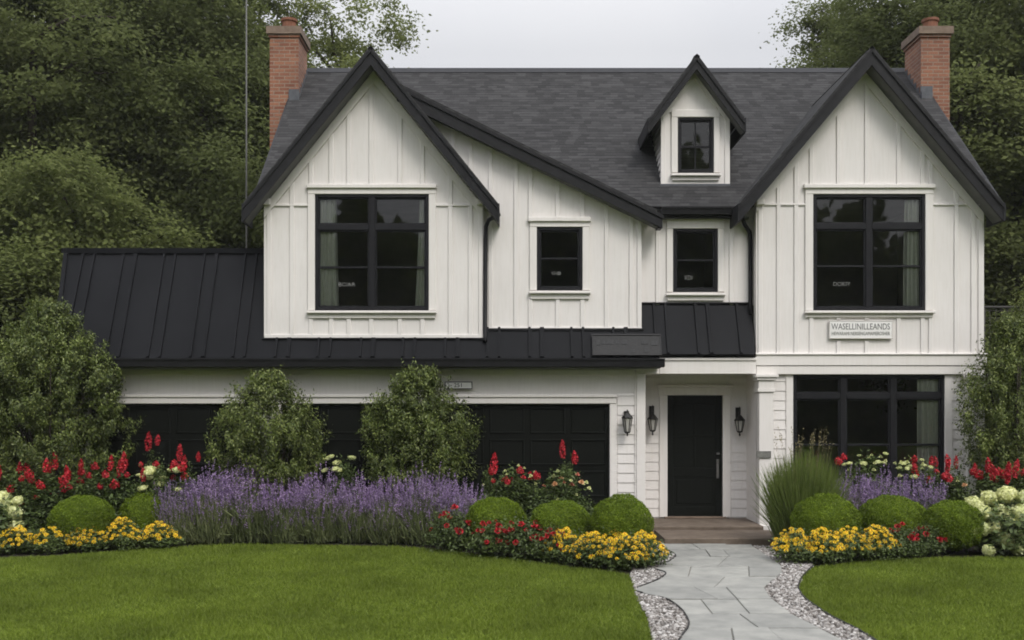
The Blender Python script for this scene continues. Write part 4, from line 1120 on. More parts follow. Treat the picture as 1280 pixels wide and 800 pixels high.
# bare arching limbs, seen against the dark crowns
b = MB()
def limb(pts, d, r0):
    P = [(*AT(p, d - i * .15), PZ(q, d - D0 - i * .15)) for i, (p, q) in enumerate(pts)]
    b.tube(P, [r0 * (1 - .8 * i / (len(P) - 1)) for i in range(len(P))], 6)
dd = 26.0
limb([(40, 520), (41, 300), (40, 140), (42, 60), (46, 52), (60, 38), (90, 23), (118, 21), (145, 22)], dd, .13)
limb([(41, 110), (50, 102), (66, 94), (88, 82), (104, 75), (126, 72)], dd, .07); limb([(86, 84), (105, 89), (125, 92), (150, 90)], dd - .3, .05); limb([(88, 84), (112, 93), (140, 108)], dd - .3, .04)
o = b.build('dead_tree', MAT['bark'], smooth=True, origin=(*AT(40, dd), 0)); tag(o, 'bare dark trunk with arching leafless limbs at upper left', 'tree')
b = MB(); dd = 25.6
limb([(1235, 560), (1222, 400), (1210, 240), (1200, 150), (1198, 124), (1208, 100), (1226, 78)], dd, .09); limb([(1200, 126), (1215, 134), (1240, 152), (1262, 168), (1300, 190)], dd, .05)
o = b.build('dead_tree', MAT['bark'], smooth=True, origin=(*AT(1235, dd), 0)); tag(o, 'bare dark trunk with a drooping leafless branch right of the right chimney', 'tree')
# slim pole and wire fence
x, y = AT(308, 23.5); b = MB(); b.tube([(x, y, 0), (x, y, 6), (x, y, 13.2)], [.024, .02, .016], 8)
tag(b.build('slim_pole', MAT['pole_metal'], smooth=True, origin=(x, y, 0)), 'slim grey metal pole standing behind the house left of the left chimney', 'pole')
fx0, fx1, fy = 9.7, 15, 3.6
zt = PZ(384, fy); fr = empty('wire_fence', (fx0, fy, 0), 'dark wire mesh fence beyond the right corner of the house', 'fence')
b = MB()
for k in range(4): xx = fx0 + k * 1.75; b.tube([(xx, fy, 0), (xx, fy, zt)], .03, 6)
b.tube([(fx0, fy, zt), (fx1, fy, zt)], .025, 6); b.build('post', MAT['wire_dark'], fr)
b = MB()
for k in range(int((fx1 - fx0) / .12)): xx = fx0 + k * .12; b.box(xx - .005, xx + .005, fy - .004, fy + .004, .05, zt)
for k in range(int(zt / .15)): b.box(fx0, fx1, fy + .005, fy + .012, .1 + k * .15 - .005, .1 + k * .15 + .005)
b.build('mesh_panel', MAT['wire_dark'], fr)
# the wood across the street, behind the viewer: seen in the panes
def far_wood():
    r = np.random.default_rng(4); n = 70000
    xx = r.uniform(-55, 55, n); top = 15.5 + 2.5 * np.sin(xx * .23) + 2.2 * np.sin(xx * .61 + 1) + 1.2 * np.sin(xx * 1.7)
    C = np.stack([xx, -52 + r.normal(0, 2.2, n), top * r.uniform(0, 1, n)], 1)
    m = 90000; a = r.uniform(R(-38), R(218), m)             # the same wood closes the view on the other sides
    rad = 66 + 4 * np.sin(a * 9) + r.normal(0, 2.5, m); t2 = 13 + 2 * np.sin(a * 23) + 1.6 * np.sin(a * 51 + 1) + np.sin(a * 97)
    C2 = np.stack([rad * np.cos(a), rad * np.sin(a) - 5, t2 * r.uniform(0, 1, m) ** .9], 1)
    C = np.concatenate([C, C2]); k = len(C); nn_ = unit(np.array((0, -15.0, 8.0)) - C); nn_[:, 2] += .4
    V, FA = leaf_quads(C, nn_, r.uniform(.6, 1.2, k), r.uniform(.4, .8, k), r)
    tag(link('treeline', newmesh('treeline', V, FA, MAT['leaf_forest'])), 'distant wood closing the view round the garden', 'wood', kind='stuff')
far_wood()

# --- big garden shrubs
def shrub(px, d, wpx, qtop, seed, label, n=15000, prof=None, rz=0):
    s = d / F; x, y = AT(px, d); rad = wpx * s / 2; top = H - (qtop - 510) * s
    r = np.random.default_rng(seed); root = empty('shrub', (x, y, 0), label, 'shrub', 'large shrubs in the flower beds', rz)
    prof = prof or [(0, .3), (.12, .5), (.3, .82), (.5, .98), (.62, 1), (.75, .88), (.85, .64), (.92, .44), (.97, .30), (1, .14)]
    # upright sprigs: clumps in the body of the shrub
    nc = 760; t = r.beta(1.15, 1.15, nc); pr = np.interp(t, [p[0] for p in prof], [p[1] for p in prof])
    a = r.uniform(0, 6.283, nc); q = np.sqrt(r.uniform(.05, 1, nc)) * pr * rad * r.uniform(.85, 1.06, nc)
    CC = np.stack([q*np.cos(a), q*np.sin(a)*.58, .1 + t*(top - .12)], 1)
    outd = unit(np.stack([np.cos(a)*.8, np.sin(a)*.8, .35 + .5*t], 1))
    k = int(n * 2.7) // nc; idx = np.repeat(np.arange(nc), k); m = len(idx)
    ln = r.uniform(.14, .30, nc) * np.where(r.uniform(0, 1, nc) < .15, 1.6, 1); along = r.uniform(-.5, .6, m)
    dirs = unit(outd + np.array((0, 0, .8)))
    C = CC[idx] + dirs[idx] * (along * ln[idx])[:, None] + r.normal(0, .038, (m, 3))
    lf = .054
    V, FA = leaf_quads(C, outd[idx] * .8 + np.array((0, 0, .35)), lf * r.uniform(.7, 1.35, m), lf * .42 * r.uniform(.8, 1.3, m), r, up=2.2)
    link('foliage', newmesh('foliage', V, FA, MAT['leaf_shrub']), root)
    mb = MB(); rn = random.Random(seed)
    for _ in range(7):
        an = rn.uniform(0, 6.28); e = Vector((math.cos(an)*rad*.5, math.sin(an)*rad*.4, top*rn.uniform(.6, .85)))
        mb.tube([(0, 0, 0), (e.x*.25, e.y*.25, e.z*.4), (e.x*.6, e.y*.6, e.z*.7), e], [.035, .026, .018, .008], 6)
    link('stem', newmesh('stem', np.array(mb.v), mb.f, MAT['bark'], smooth=True), root)
    return root
shrub(62, 17.35, 200, 383, 21, 'largest leafy shrub at the left end of the garage, behind the red flowers', 34000, [(0, .75), (.15, .95), (.4, 1), (.55, 1), (.7, .9), (.82, .68), (.92, .42), (1, .16)])
shrub(-42, 17.4, 120, 400, 27, 'leafy shrub cut by the left edge of the picture', 12000)
shrub(336, 17.3, 154, 470, 22, 'rounded evergreen shrub in front of the garage, left of the two behind the lavender', 17000)
shrub(523, 17.3, 152, 465, 23, 'pointed evergreen shrub in front of the garage under the number sign', 17000)
shrub(1268, 17.2, 144, 402, 24, 'dense shrub at the right corner of the house behind the red roses', 17000)
shrub(1302, 18.6, 120, 342, 25, 'taller yellow green shrub at the right edge of the picture', 13000)

# --- boxwood balls
def boxwood(px, d, wpx, qtop, seed, label, deep=False):
    s = d / F; x, y = AT(px, d); rad = wpx * s / 2 * .92; top = H - (qtop - 510) * s
    r = np.random.default_rng(seed); root = empty('boxwood_ball', (x, y, 0), label, 'boxwood', 'clipped boxwood balls')
    cz = top * .53; hz = top * .47
    n = 24000; dirv = unit(r.normal(0, 1, (n, 3)))
    bm = 1 + .022*np.sin(dirv[:, 0]*5+seed) * np.cos(dirv[:, 2]*4) + .018*np.sin(dirv[:, 1]*7+seed*2) + .02*np.sin(dirv[:, 0]*13+dirv[:, 2]*11)
    pw = np.array((rad, rad, hz)); sq = np.sign(dirv) * np.abs(dirv) ** (.80 if seed == 38 else .95); sq = sq / np.maximum(np.linalg.norm(sq, axis=1, keepdims=True), .001) * (1 + .05*(np.abs(dirv[:, 2:]) < .75))
    C = sq * pw * (bm * r.uniform(.92, 1.015, n))[:, None] + np.array((0, 0, cz))
    C[:, 2] = np.maximum(C[:, 2], .02)
    lf = .024; V, FA = leaf_quads(C, dirv * .8 + np.array((0, 0, .3)), lf * r.uniform(.7, 1.4, n), lf * .55 * np.ones(n), r, up=.6)
    # inner twiggy mass
    u, v = np.meshgrid(np.linspace(0, 2*np.pi, 25)[:-1], np.linspace(.02, np.pi-.02, 13)); 
    core = np.stack([np.sin(v)*np.cos(u)*rad*.86, np.sin(v)*np.sin(u)*rad*.86, np.cos(v)*hz*.88 + cz], -1).reshape(-1, 3)
    cf = np.array([(i*24+j, (i+1)*24+j, (i+1)*24+(j+1) % 24, i*24+(j+1) % 24) for i in range(12) for j in range(24)])
    V, FA = merge((V, FA), (core, cf))
    link('foliage', newmesh('foliage', V, FA, MAT['leaf_box']), root)
    mb = MB(); mb.tube([(0, 0, 0), (0, 0, cz)], [.03, .02], 6); link('stem', newmesh('stem', np.array(mb.v), mb.f, MAT['bark']), root)
boxwood(103, 16.05, 80, 619, 31, 'clipped boxwood ball behind the yellow flowers and below the red blooms at left')
boxwood(180, 16.75, 66, 615, 32, 'shadowed boxwood ball between the left lavender and the round left boxwood')
boxwood(620, 15.9, 78, 621, 33, 'first boxwood ball of three left of the path, next to the lavender')
boxwood(701, 15.2, 83, 625, 34, 'middle boxwood ball of three left of the path')
boxwood(777, 14.75, 80, 618, 35, 'boxwood ball beside the porch step, nearest the path on its left')
boxwood(1031, 15.4, 88, 617, 36, 'boxwood ball beside the tall ornamental grass, above the yellow flowers')
boxwood(1116, 15.9, 88, 619, 37, 'boxwood ball in the middle of three right of the path')
boxwood(1193, 15.5, 74, 625, 38, 'squarish boxwood ball next to the cream hydrangea')

# --- lavender
def lavender_meshes(seed, rad, ht):
    r = np.random.default_rng(seed); n = 350
    a = r.uniform(0, 6.283, n); q = np.sqrt(r.uniform(0, 1, n)); h = ht * np.where(r.uniform(0, 1, n) < .4, r.uniform(.5, .85, n), r.uniform(.74, 1.06, n) * np.where(r.uniform(0, 1, n) < .14, 1.13, 1)) * (1 - .2 * q**2)
    B = np.stack([np.cos(a)*q*rad*.75, np.sin(a)*q*rad*.75, np.zeros(n)], 1)
    T = np.stack([np.cos(a)*q*rad*1.05, np.sin(a)*q*rad*1.0, h], 1) + r.normal(0, .03, (n, 3)); M = B*.4 + T*.6; M[:, :2] -= (T-B)[:, :2]*.12
    V1, F1 = blade_quads(B, M, T, np.full(n, .0035), r)
    nb = 4200; a2 = r.uniform(0, 6.283, nb); q2 = np.sqrt(r.uniform(0, 1, nb)); h2 = ht * r.uniform(.25, .78, nb) * (1 - .3*q2**2)
    B2 = np.stack([np.cos(a2)*q2*rad*.98, np.sin(a2)*q2*rad*.95, h2 * r.uniform(.05, .8, nb)], 1); T2 = np.stack([np.cos(a2)*q2*rad*1.1, np.sin(a2)*q2*rad*1.1, h2], 1) + r.normal(0, .035, (nb, 3)); T2 += r.normal(0, .05, (nb, 3)); M2 = (B2+T2)/2 + r.normal(0, .02, (nb, 3))
    V2, F2 = blade_quads(B2, M2, T2, r.uniform(.004, .008, nb), r)
    fol = newmesh('foliage', *merge((V1, F1), (V2, F2)), MAT['leaf_lavender'])
    # flower spikes: small calyx leaves up each stem tip; some low, faded side spikes
    k = 20; idx = np.repeat(np.arange(n), k); t = r.uniform(0, 1, len(idx)); ln = r.uniform(.13, .24, n)
    ax = unit(T - M)
    C = T[idx] + ax[idx] * ((t - .55) * ln[idx])[:, None] + r.normal(0, 1, (len(idx), 3)) * (.010 * (1.1 - .6*t))[:, None]
    V3, F3 = leaf_quads(C, r.normal(0, 1, (len(idx), 3)), r.uniform(.018, .032, len(idx)), r.uniform(.010, .018, len(idx)), r, up=1.5)
    ns = 190; a3 = r.uniform(0, 6.283, ns); S0 = np.stack([np.cos(a3)*rad*1.0, np.sin(a3)*rad*1.0, ht*r.uniform(.22, .62, ns)], 1); id3 = np.repeat(np.arange(ns), 9)
    C4 = S0[id3] + np.stack([np.zeros(len(id3)), np.zeros(len(id3)), r.uniform(0, .1, len(id3))], 1) + r.normal(0, .008, (len(id3), 3))
    V4, F4 = leaf_quads(C4, r.normal(0, 1, (len(id3), 3)), np.full(len(id3), .02), np.full(len(id3), .011), r, up=1.5)
    spk = newmesh('flower_spike', *merge((V3, F3), (V4, F4)), MAT['petal_purple'])
    return fol, spk
LAV = [lavender_meshes(40 + i, .42, 1.0) for i in range(3)]
def lavender(px, d, label, s=1, i=0, group='lavender along the left bed'):
    x, y = AT(px, d); root = empty('lavender_plant', (x, y, 0), label, 'lavender', group, i * 1.3); root.scale = (s, s, s)
    link('foliage', LAV[i % 3][0], root); o = link('flower_spike', LAV[i % 3][1], root); o['kind'] = 'stuff'
lav_lab = ['lavender clump at the left end of the bed, beside the yellow flowers', 'second lavender clump from the left end, right of the yellow flowers', 'lavender clump just left of the rounded evergreen shrub', 'lavender clump in front of the rounded evergreen shrub',
           'lavender clump right of the rounded evergreen shrub', 'lavender clump midway between the two evergreen shrubs', 'lavender clump in front of the left half of the pointed evergreen shrub', 'lavender clump in front of the right half of the pointed evergreen shrub', 'lavender clump at the right end, beside the first boxwood ball']
for i, (px, d, s) in enumerate(((222, 16.75, .95), (268, 16.85, 1.02), (312, 16.95, 1.05), (356, 16.9, .98), (402, 16.95, 1.0), (446, 16.9, .98), (490, 16.8, .97), (535, 16.7, 1.0), (578, 16.5, .96))):
    lavender(px, d, lav_lab[i], s * (.93, 1.04, 1.06, .95, 1.03, .94, .99, 1.05, .93)[i], i)
for i, (px, lab) in enumerate(((1068, 'lavender clump behind the boxwood ball nearest the tall grass'), (1110, 'lavender clump behind the middle boxwood ball, right of the path'), (1148, 'lavender clump between the middle and squarish boxwood balls'))):
    lavender(px, 16.75, lab, 1.0, i + 1, 'lavender in the right bed')

# --- flowers: one blossom mesh of each kind, copied as parts
def daisy(petal_m, centre_m, n=9, rad=.045):
    V = []; FA = []; mi = []
    for ring, (rr, z0, nn) in enumerate(((1, .0, n), (.72, .012, n - 2))):
        for k in range(nn):
            a = 6.283 * (k + .5 * ring) / nn; w_ = .42
            b0 = len(V)
            for q, dz, da in ((.12, 0, 0), (.7, .012, -w_ / 2), (1.0, .002, -.04), (1.0, .002, .04), (.7, .012, w_ / 2)):
                V.append((rad*rr*q*math.cos(a+da), rad*rr*q*math.sin(a+da), z0 + dz))
            FA.append((b0, b0+1, b0+2, b0+3, b0+4)); mi.append(0)
    b0 = len(V)
    for k in range(8): a = 6.283*k/8; V.append((rad*.26*math.cos(a), rad*.26*math.sin(a), .022))
    V.append((0, 0, .032))
    for k in range(8): FA.append((b0+k, b0+(k+1) % 8, b0+8)); mi.append(1)
    return newmesh('blossom', V, FA, [MAT[petal_m], MAT[centre_m]], mi=mi)
def rose(petal_m, rad=.05, seed=0):
    r = random.Random(seed); V = []; FA = []
    for ring, (q, z, tilt, n) in enumerate(((1.0, .0, .35, 6), (.78, .008, .75, 5), (.52, .014, 1.05, 5), (.28, .018, 1.35, 4))):
        for k in range(n):
            a = 6.283*(k + .5*ring)/n + r.uniform(-.15, .15); b0 = len(V); hw = .62 * 6.283 / n
            for i, tt in enumerate((0, .5, 1)):
                rr = rad * q * (.25 + .75 * tt * math.cos(tilt) / math.cos(.35)); zz = z + rad * tt * math.sin(tilt) * .95
                for da in (-hw*(.5 + .5*tt) * (1 if tt < 1 else .62), 0, hw*(.5 + .5*tt) * (1 if tt < 1 else .62)):
                    V.append((rr*math.cos(a+da), rr*math.sin(a+da), zz - (.006 if da else 0)))
            for i in range(2):
                for j in range(2): FA.append((b0+i*3+j, b0+i*3+j+1, b0+i*3+j+4, b0+i*3+j+3))
    return newmesh('blossom', V, FA, MAT[petal_m])
def spike(petal_m, ln=.26, rad=.05, seed=0, n=170):
    r = np.random.default_rng(seed); t = r.uniform(0, 1, n) ** 1.15; a = r.uniform(0, 6.283, n); q = rad * (np.sin(np.pi*np.clip(.14 + t*.86, 0, 1)) ** .7) * r.uniform(.5, 1.1, n)
    C = np.stack([q*np.cos(a), q*np.sin(a), t*ln], 1)
    V, FA = leaf_quads(C, np.stack([np.cos(a), np.sin(a), np.full(n, .4)], 1), r.uniform(.026, .044, n), r.uniform(.018, .028, n), r, up=.8)
    return newmesh('flower_spike', V, FA, MAT[petal_m])
def mophead(petal_m, rad=.11, seed=0, n=300, flat_=1.0):
    r = np.random.default_rng(seed); d = unit(r.normal(0, 1, (n, 3))); bump_ = 1 + .06*np.sin(d[:, 0]*6+seed)*np.sin(d[:, 1]*5) + .05*np.sin(d[:, 2]*7)
    C = d * rad * bump_[:, None] * r.uniform(.9, 1.03, (n, 1)) * np.array((1, 1, .85 * flat_))
    V, FA = leaf_quads(C, d * 1.6, r.uniform(.03, .044, n), r.uniform(.026, .036, n), r)
    u, v = np.meshgrid(np.linspace(0, 2*np.pi, 13)[:-1], np.linspace(.05, np.pi-.05, 8))
    core = np.stack([np.sin(v)*np.cos(u)*rad*.9, np.sin(v)*np.sin(u)*rad*.9, np.cos(v)*rad*.75*flat_], -1).reshape(-1, 3)
    cf = np.array([(i*12+j, (i+1)*12+j, (i+1)*12+(j+1) % 12, i*12+(j+1) % 12) for i in range(7) for j in range(12)])
    return newmesh('flower_head', *merge((V, FA), (core, cf)), MAT[petal_m])
def mound_mesh(seed, rx, ry, ht, n, leaf, m='leaf_flower', stems=40):
    r = np.random.default_rng(seed); nc = 90
    a = r.uniform(0, 6.283, nc); q = np.sqrt(r.uniform(0, 1, nc)); zt = ht * (1 - .55 * q**2.2) * r.uniform(.35, 1, nc)
    CC = np.stack([np.cos(a)*q*rx, np.sin(a)*q*ry, zt], 1); idx = np.repeat(np.arange(nc), n // nc); k = len(idx)
    C = CC[idx] + r.normal(0, 1, (k, 3)) * np.array((.06, .06, .045)) * max(1, rx / .3); C[:, 2] = np.abs(C[:, 2]) + .01
    V, FA = leaf_quads(C, np.array((0, 0, .9)) + unit(CC[idx]) * .5, leaf * r.uniform(.7, 1.3, k), leaf * .5 * r.uniform(.8, 1.2, k), r, up=.3)
    B = np.stack([np.cos(a)*q*rx*.4, np.sin(a)*q*ry*.4, np.zeros(nc)], 1)
    V2, F2 = blade_quads(B, (B + CC) / 2, CC, np.full(nc, .004), r)
    return newmesh('foliage', *merge((V, FA), (V2, F2)), MAT[m])
BLO = {
    'yellow': [daisy('petal_yellow', 'petal_orange', 9), daisy('petal_yellow', 'petal_orange', 8, .04)],
    'red': [rose('petal_red', .052, 1), rose('petal_red', .045, 2)], 'pink': [rose('petal_pink', .05, 3)], 'peach': [rose('petal_peach', .05, 4)], 'creamrose': [rose('petal_cream', .045, 5)],
    'spike': [spike('petal_red', .25, .043, 6, 150), spike('petal_red', .20, .047, 7, 150)], 'spray': [spike('petal_red', .12, .062, 8, 120)],
    'head': [mophead('petal_cream', .115, 9), mophead('petal_cream', .10, 10)], 'flathead': [mophead('petal_cream', .075, 11, 150, .5)],
}
FOL = {'low': [mound_mesh(60 + i, .30, .26, .42, 2400, .05) for i in range(3)], 'rose': [mound_mesh(70 + i, .34, .30, .50, 2300, .055) for i in range(2)],
       'tallf': [mound_mesh(80 + i, .40, .36, 1.12, 4200, .07) for i in range(3)], 'bushy': [mound_mesh(90 + i, .50, .42, 1.15, 5200, .065) for i in range(2)], 'hyd': [mound_mesh(95 + i, .5, .42, .72, 2600, .10) for i in range(2)]}
def place_bloom(root, meshname, pos, nrm_, s, i, r):
    me = BLO[meshname][i % len(BLO[meshname])]
    o = bpy.data.objects.new(me.name.split('.')[0], me); COL.objects.link(o); o.parent = root
    o.location = pos; q = Vector(nrm_).normalized().to_track_quat('Z', 'Y'); o.rotation_mode = 'QUATERNION'
    from mathutils import Quaternion
    o.rotation_quaternion = q @ Quaternion((0, 0, 1), r.uniform(0, 6.28)); o.scale = (s, s, s)
def mound_plant(name, px, d, label, cat, group, fol, i, blooms, seed, sx=1, sz=1, rx=.3, ry=.26, ht=.42):
    """blooms: list of (kind, count, size, low, high) spread over the mound"""
    x, y = AT(px, d); root = empty(name, (x, y, 0), label, cat, group); r = random.Random(seed)
    f = link('foliage', FOL[fol][i % len(FOL[fol])], root); f.scale = (sx, sx, sz); f.rotation_euler = (0, 0, r.uniform(0, 6.28))
    k = 0
    for kind, cnt, size, lo, hi in blooms:
        placed = []
        tries = 0
        while len(placed) < cnt and tries < 2000:
            tries += 1
            a = r.uniform(0, 6.283); q = math.sqrt(r.uniform(0, 1)); bx_, by_ = math.cos(a)*q*rx*sx*1.08, math.sin(a)*q*ry*sx*1.08
            if by_ > .5 * ry * sx and q > .6: continue      # few blooms hide behind
            z = ht * sz * (1 - .62 * q**2.0) * r.uniform(.86, 1.12) + .02
            z = max(z, .06) if lo is None else ht * sz * (lo + (hi - lo) * r.random())
            p = Vector((bx_, by_, z))
            if any((p - o_).length < .055 * size for o_ in placed): continue  # keep blooms apart
            placed.append(p)
        for p in placed:
            up = Vector((p.x * 1.2, p.y * 1.2 - .28, .6 if lo is None else 1.4)) + Vector((r.uniform(-.2, .2), r.uniform(-.2, .2), 0))
            if kind in ('spike', 'spray'): up = Vector((p.x*.25 + r.uniform(-.12, .12), p.y*.25 + r.uniform(-.1, .1), 1))
            place_bloom(root, kind, p, up, size * r.uniform(.65, 1.2), k, r); k += 1
    return root
yl = [(18, 15.55, 'yellow flowers in front of the far left hydrangea'), (62, 15.6, 'yellow flowers just right of the far left hydrangea'), (108, 15.75, 'yellow flowers in front of the left boxwood ball'), (152, 15.95, 'yellow flowers below the gap between the two left boxwood balls'), (198, 16.15, 'yellow flowers at the foot of the leftmost lavender')]
for i, (px, d, lab) in enumerate(yl):
    mound_plant('yellow_flower_plant', px, d, lab, 'flowers', 'yellow flowers in the left bed', 'low', i, [('yellow', 50 if i not in (1,) else 34, .95, None, None)], 100 + i, 1.0, .82 if i != 3 else 1.0)
yc_ = [(706, 14.6, 'yellow flowers next to the red roses below the middle boxwood ball'), (740, 14.2, 'yellow flowers between the red roses and the path, front row'), (783, 13.95, 'yellow flowers at the tip of the bed beside the gravel'), (768, 14.45, 'yellow flowers below the boxwood ball by the porch step'), (806, 14.25, 'yellow flowers nearest the flagstone path at left')]
for i, (px, d, lab) in enumerate(yc_):
    mound_plant('yellow_flower_plant', px, d, lab, 'flowers', 'yellow flowers left of the path', 'low', i + 1, [('yellow', 60, .95, None, None)], 120 + i, .95, 1.0)
yr = [(992, 14.6, 'yellow flowers beside the gravel right of the path'), (1028, 14.55, 'yellow flowers below the boxwood ball beside the tall grass'), (1062, 14.75, 'yellow flowers in the middle of the clump right of the path'), (1096, 14.95, 'yellow flowers next to the small red roses right of the path')]
for i, (px, d, lab) in enumerate(yr):
    mound_plant('yellow_flower_plant', px, d, lab, 'flowers', 'yellow flowers right of the path', 'low', i, [('yellow', 56, .95, None, None)], 140 + i, .98, 1.0)
rr_ = [(565, 15.75, 'low red rose bush beside the right end of the lavender', .95, 1.15, 13), (618, 15.2, 'low red rose bush below the first of three boxwood balls', 1.0, 1.0, 14), (655, 14.95, 'low red rose bush between the first two boxwood balls left of the path', 1.0, 1.1, 15), (690, 14.65, 'low red rose bush next to the yellow flowers', .8, .95, 13)]
for i, (px, d, lab, sx, sz, cnt) in enumerate(rr_):
    mound_plant('red_rose_bush', px, d, lab, 'roses', 'low red roses left of the path', 'rose', i, [('red', cnt + 2, 1.0, None, None)], 160 + i, sx, sz, .34, .3, .5)
for i, (px, d, lab) in enumerate(((1126, 15.1, 'low red rose bush beside the yellow flowers right of the path'), (1156, 15.3, 'low red rose bush in front of the gap beside the squarish boxwood ball'))):
    mound_plant('red_rose_bush', px, d, lab, 'roses', 'low red roses right of the path', 'rose', i, [('red', 9, 1.1, None, None)], 170 + i, .8, .85, .34, .3, .5)
# tall red spiked flowers at the back of the left bed
tl = [(22, 16.6, .97, 'tall red flowers in front of the large left shrub, beside the left edge'), (62, 16.55, .94, 'tall red flowers above the left boxwood ball'), (108, 16.75, 1.0, 'tall red flowers before the right side of the large left shrub'), (150, 16.8, .98, 'tall red flowers beside the small cream hydrangea'), (232, 17.0, 1.06, 'tall red flowers in front of the leftmost garage door')]
for i, (px, d, sz, lab) in enumerate(tl):
    mound_plant('red_spike_plant', px, d, lab, 'flowers', 'tall red flowers in the left bed', 'tallf', i, [('spike', 4, 1.0, .9, 1.12), ('spray', 5, 1.0, .75, 1.05)] + ([('red', 7, 1.25, .5, .9)] if i in (0, 1) else []), 180 + i, 1.0 if i < 4 else .7, sz, .40, .36, 1.12)
mound_plant('red_spike_plant', 190, 17.35, 'red flower standing tallest in front of the black garage door at left', 'flowers', 'tall red flowers in the left bed', 'tallf', 1, [('spike', 2, 1.15, 1.0, 1.18), ('spray', 2, .9, .75, .95)], 190, .55, 1.2, .40, .36, 1.12)
# cream flowers behind the lavender
mound_plant('cream_hydrangea', 200, 16.95, 'small cream hydrangea behind the left end of the lavender', 'hydrangea', None, 'bushy', 0, [('flathead', 13, 1.0, .72, 1.04)], 195, .75, 1.0, .5, .42, 1.15)
mound_plant('cream_hydrangea', 428, 17.2, 'pale flowering bush between the two evergreen shrubs', 'hydrangea', None, 'bushy', 1, [('flathead', 7, .85, .9, 1.1)], 196, .7, 1.08, .5, .42, 1.15)
# mixed roses
mound_plant('rose_bush', 640, 16.75, 'rose bush with red and pink blooms behind the first boxwood ball left of the path', 'roses', 'mixed roses before the garage', 'bushy', 0, [('red', 5, .9, .85, 1.08), ('spray', 4, .9, .85, 1.0), ('pink', 3, .9, .8, 1.05), ('creamrose', 8, .7, .8, 1.08)], 200, 1.0, .98, .5, .42, 1.15)
mound_plant('rose_bush', 703, 16.5, 'rose bush with peach and cream blooms behind the middle boxwood ball left of the path', 'roses', 'mixed roses before the garage', 'bushy', 1, [('peach', 4, 1.0, .75, .98), ('creamrose', 12, .85, .65, 1.02), ('pink', 4, 1.0, .8, 1.0), ('spray', 2, .9, .9, 1.0)], 201, 1.0, .98, .5, .42, 1.15)
mound_plant('red_spike_plant', 709, 16.95, 'pair of tall red flower spikes against the garage door nearest the porch', 'flowers', None, 'tallf', 2, [('spike', 2, 1.0, .96, 1.08)], 202, .45, 1.16, .40, .36, 1.12)
mound_plant('red_spike_plant', 611, 17.0, 'single red flower spike beside the right end of the lavender', 'flowers', None, 'tallf', 0, [('spike', 1, 1.2, .95, 1.0)], 203, .45, 1.0, .40, .36, 1.12)
# right bed, back row
mound_plant('rose_bush', 1085, 17.2, 'rose bush with small cream blooms under the triple window, beside the tall grass', 'roses', 'mixed roses under the triple window', 'bushy', 0, [('flathead', 8, .6, .95, 1.12), ('spray', 2, .9, .95, 1.05), ('creamrose', 8, .8, .85, 1.1)], 210, .9, 1.12, .5, .42, 1.15)
mound_plant('rose_bush', 1140, 17.1, 'rose bush with cream and red blooms below the curtain of the triple window', 'roses', 'mixed roses under the triple window', 'bushy', 1, [('flathead', 9, .7, .85, 1.08), ('spray', 2, .9, .95, 1.05), ('creamrose', 6, .8, .85, 1.05)], 211, .85, 1.06, .5, .42, 1.15)
mound_plant('red_spike_plant', 1163, 16.9, 'red flowers below the right end of the triple window', 'flowers', 'tall red flowers in the right bed', 'tallf', 0, [('spike', 3, 1.0, .9, 1.06), ('spray', 3, .9, .8, .95)], 212, .7, 1.0, .40, .36, 1.12)
mound_plant('red_spike_plant', 1196, 16.9, 'red flowers before the white corner of the house', 'flowers', 'tall red flowers in the right bed', 'tallf', 1, [('spike', 4, 1.0, .92, 1.1), ('spray', 2, .9, .9, 1.0), ('creamrose', 4, .9, .7, .9)], 213, .8, 1.03, .40, .36, 1.12)
mound_plant('red_spike_plant', 1238, 16.6, 'red flowers above the cream hydrangea in front of the right shrub', 'flowers', 'tall red flowers in the right bed', 'tallf', 2, [('spike', 6, 1.0, .86, 1.02), ('spray', 4, 1.0, .85, 1.0), ('peach', 1, 1.0, .8, .85)], 214, 1.0, 1.0, .40, .36, 1.12)
mound_plant('red_spike_plant', 1276, 16.6, 'red flowers at the right edge of the picture', 'flowers', 'tall red flowers in the right bed', 'tallf', 0, [('spike', 4, 1.0, .88, 1.04), ('spray', 3, 1.0, .85, 1.0)], 215, .9, 1.0, .40, .36, 1.12)
# big hydrangeas
def hydrangea(px, d, label, heads, seed, i):
    x, y = AT(px, d); root = empty('hydrangea', (x, y, 0), label, 'hydrangea', None); r = random.Random(seed)
    link('foliage', FOL['hyd'][i], root)
    for k, (hp, hq, s) in enumerate(heads):
        dd_ = d - .36 + .012 * (690 - hq) * .55 ; X_, Y_ = AT(hp, dd_); Zz = H - (hq - 510) * dd_ / F
        place_bloom(root, 'head', (X_ - x, Y_ - y, Zz), (r.uniform(-.4, .4), -.6, 1), 1.14 * s * r.uniform(.93, 1.07), k, r)
hydrangea(1258, 15.45, 'cream hydrangea with large round heads at the right edge of the bed',
          [(1217, 630, .95), (1236, 622, 1.0), (1258, 618, 1.05), (1282, 622, 1.1), (1228, 641, 1.1), (1250, 640, 1.2), (1276, 643, 1.2), (1228, 661, .95), (1244, 659, .9), (1262, 652, .9), (1292, 660, 1.1), (1216, 664, .75), (1256, 674, 1.0), (1272, 668, .85), (1236, 688, .75), (1272, 684, 1.0), (1290, 682, 1.0), (1300, 636, 1.1)], 5, 0)
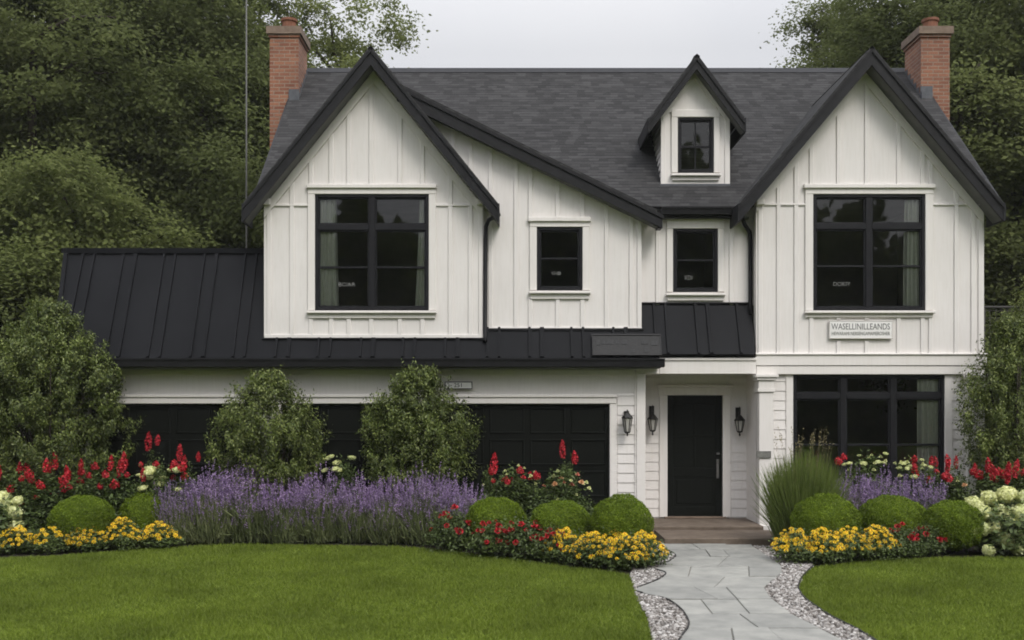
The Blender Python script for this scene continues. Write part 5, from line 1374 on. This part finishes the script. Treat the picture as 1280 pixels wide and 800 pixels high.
hydrangea(-4, 15.85, 'cream hydrangea with large round heads at the left edge of the bed',
          [(2, 624, 1.0), (22, 626, .75), (-14, 630, 1.0), (18, 642, 1.15), (-6, 645, 1.1), (20, 658, 1.0), (0, 662, 1.1), (-20, 656, 1.1), (10, 632, .8), (-12, 676, 1.0), (24, 666, .6)], 6, 1)

# --- ornamental grass
def ornamental_grass():
    d = 16.0; x, y = AT(1004, d); r = np.random.default_rng(77)
    root = empty('ornamental_grass', (x, y, 0), 'tall fountain of ornamental grass beside the porch column', 'ornamental grass'); root.scale = (1.1, 1.05, 1.16)
    n = 5200; a = r.uniform(0, 6.283, n); q = np.sqrt(r.uniform(0, 1, n)); h = r.uniform(.6, 1.36, n) * (1 - .16*q**2)
    B = np.stack([np.cos(a)*q*.34, np.sin(a)*q*.28, np.zeros(n)], 1); sp = q * (.44 + .34 * r.uniform(0, 1, n) ** 2)
    T = np.stack([np.cos(a)*sp, np.sin(a)*sp, h - .12*sp], 1) + r.normal(0, .045, (n, 3)); M = np.stack([np.cos(a)*sp*.5, np.sin(a)*sp*.5, h*.55], 1) + B*.4
    link('blades', newmesh('blades', *blade_quads(B, M, T, r.uniform(.004, .009, n), r), MAT['reed_blade']), root)
    n = 34; a = r.uniform(0, 6.283, n); q = np.sqrt(r.uniform(0, 1, n)) * .5
    B = np.stack([np.cos(a)*q*.2, np.sin(a)*q*.2, np.zeros(n)], 1); T = np.stack([np.cos(a)*q*.85, np.sin(a)*q*.85, r.uniform(1.25, 1.62, n)], 1); M = (B + T) / 2
    V1, F1 = blade_quads(B, M, T, np.full(n, .0028), r)
    idx = np.repeat(np.arange(n), 14); t = r.uniform(0, 1, len(idx)); ax = unit(T - M)
    C = T[idx] - ax[idx] * (t * .24)[:, None] + r.normal(0, .008, (len(idx), 3)); V2, F2 = leaf_quads(C, r.normal(0, 1, (len(idx), 3)), np.full(len(idx), .03), np.full(len(idx), .009), r, up=2)
    o = link('plume', newmesh('plume', *merge((V1, F1), (V2, F2)), MAT['plume_tan']), root); o['kind'] = 'stuff'
ornamental_grass()
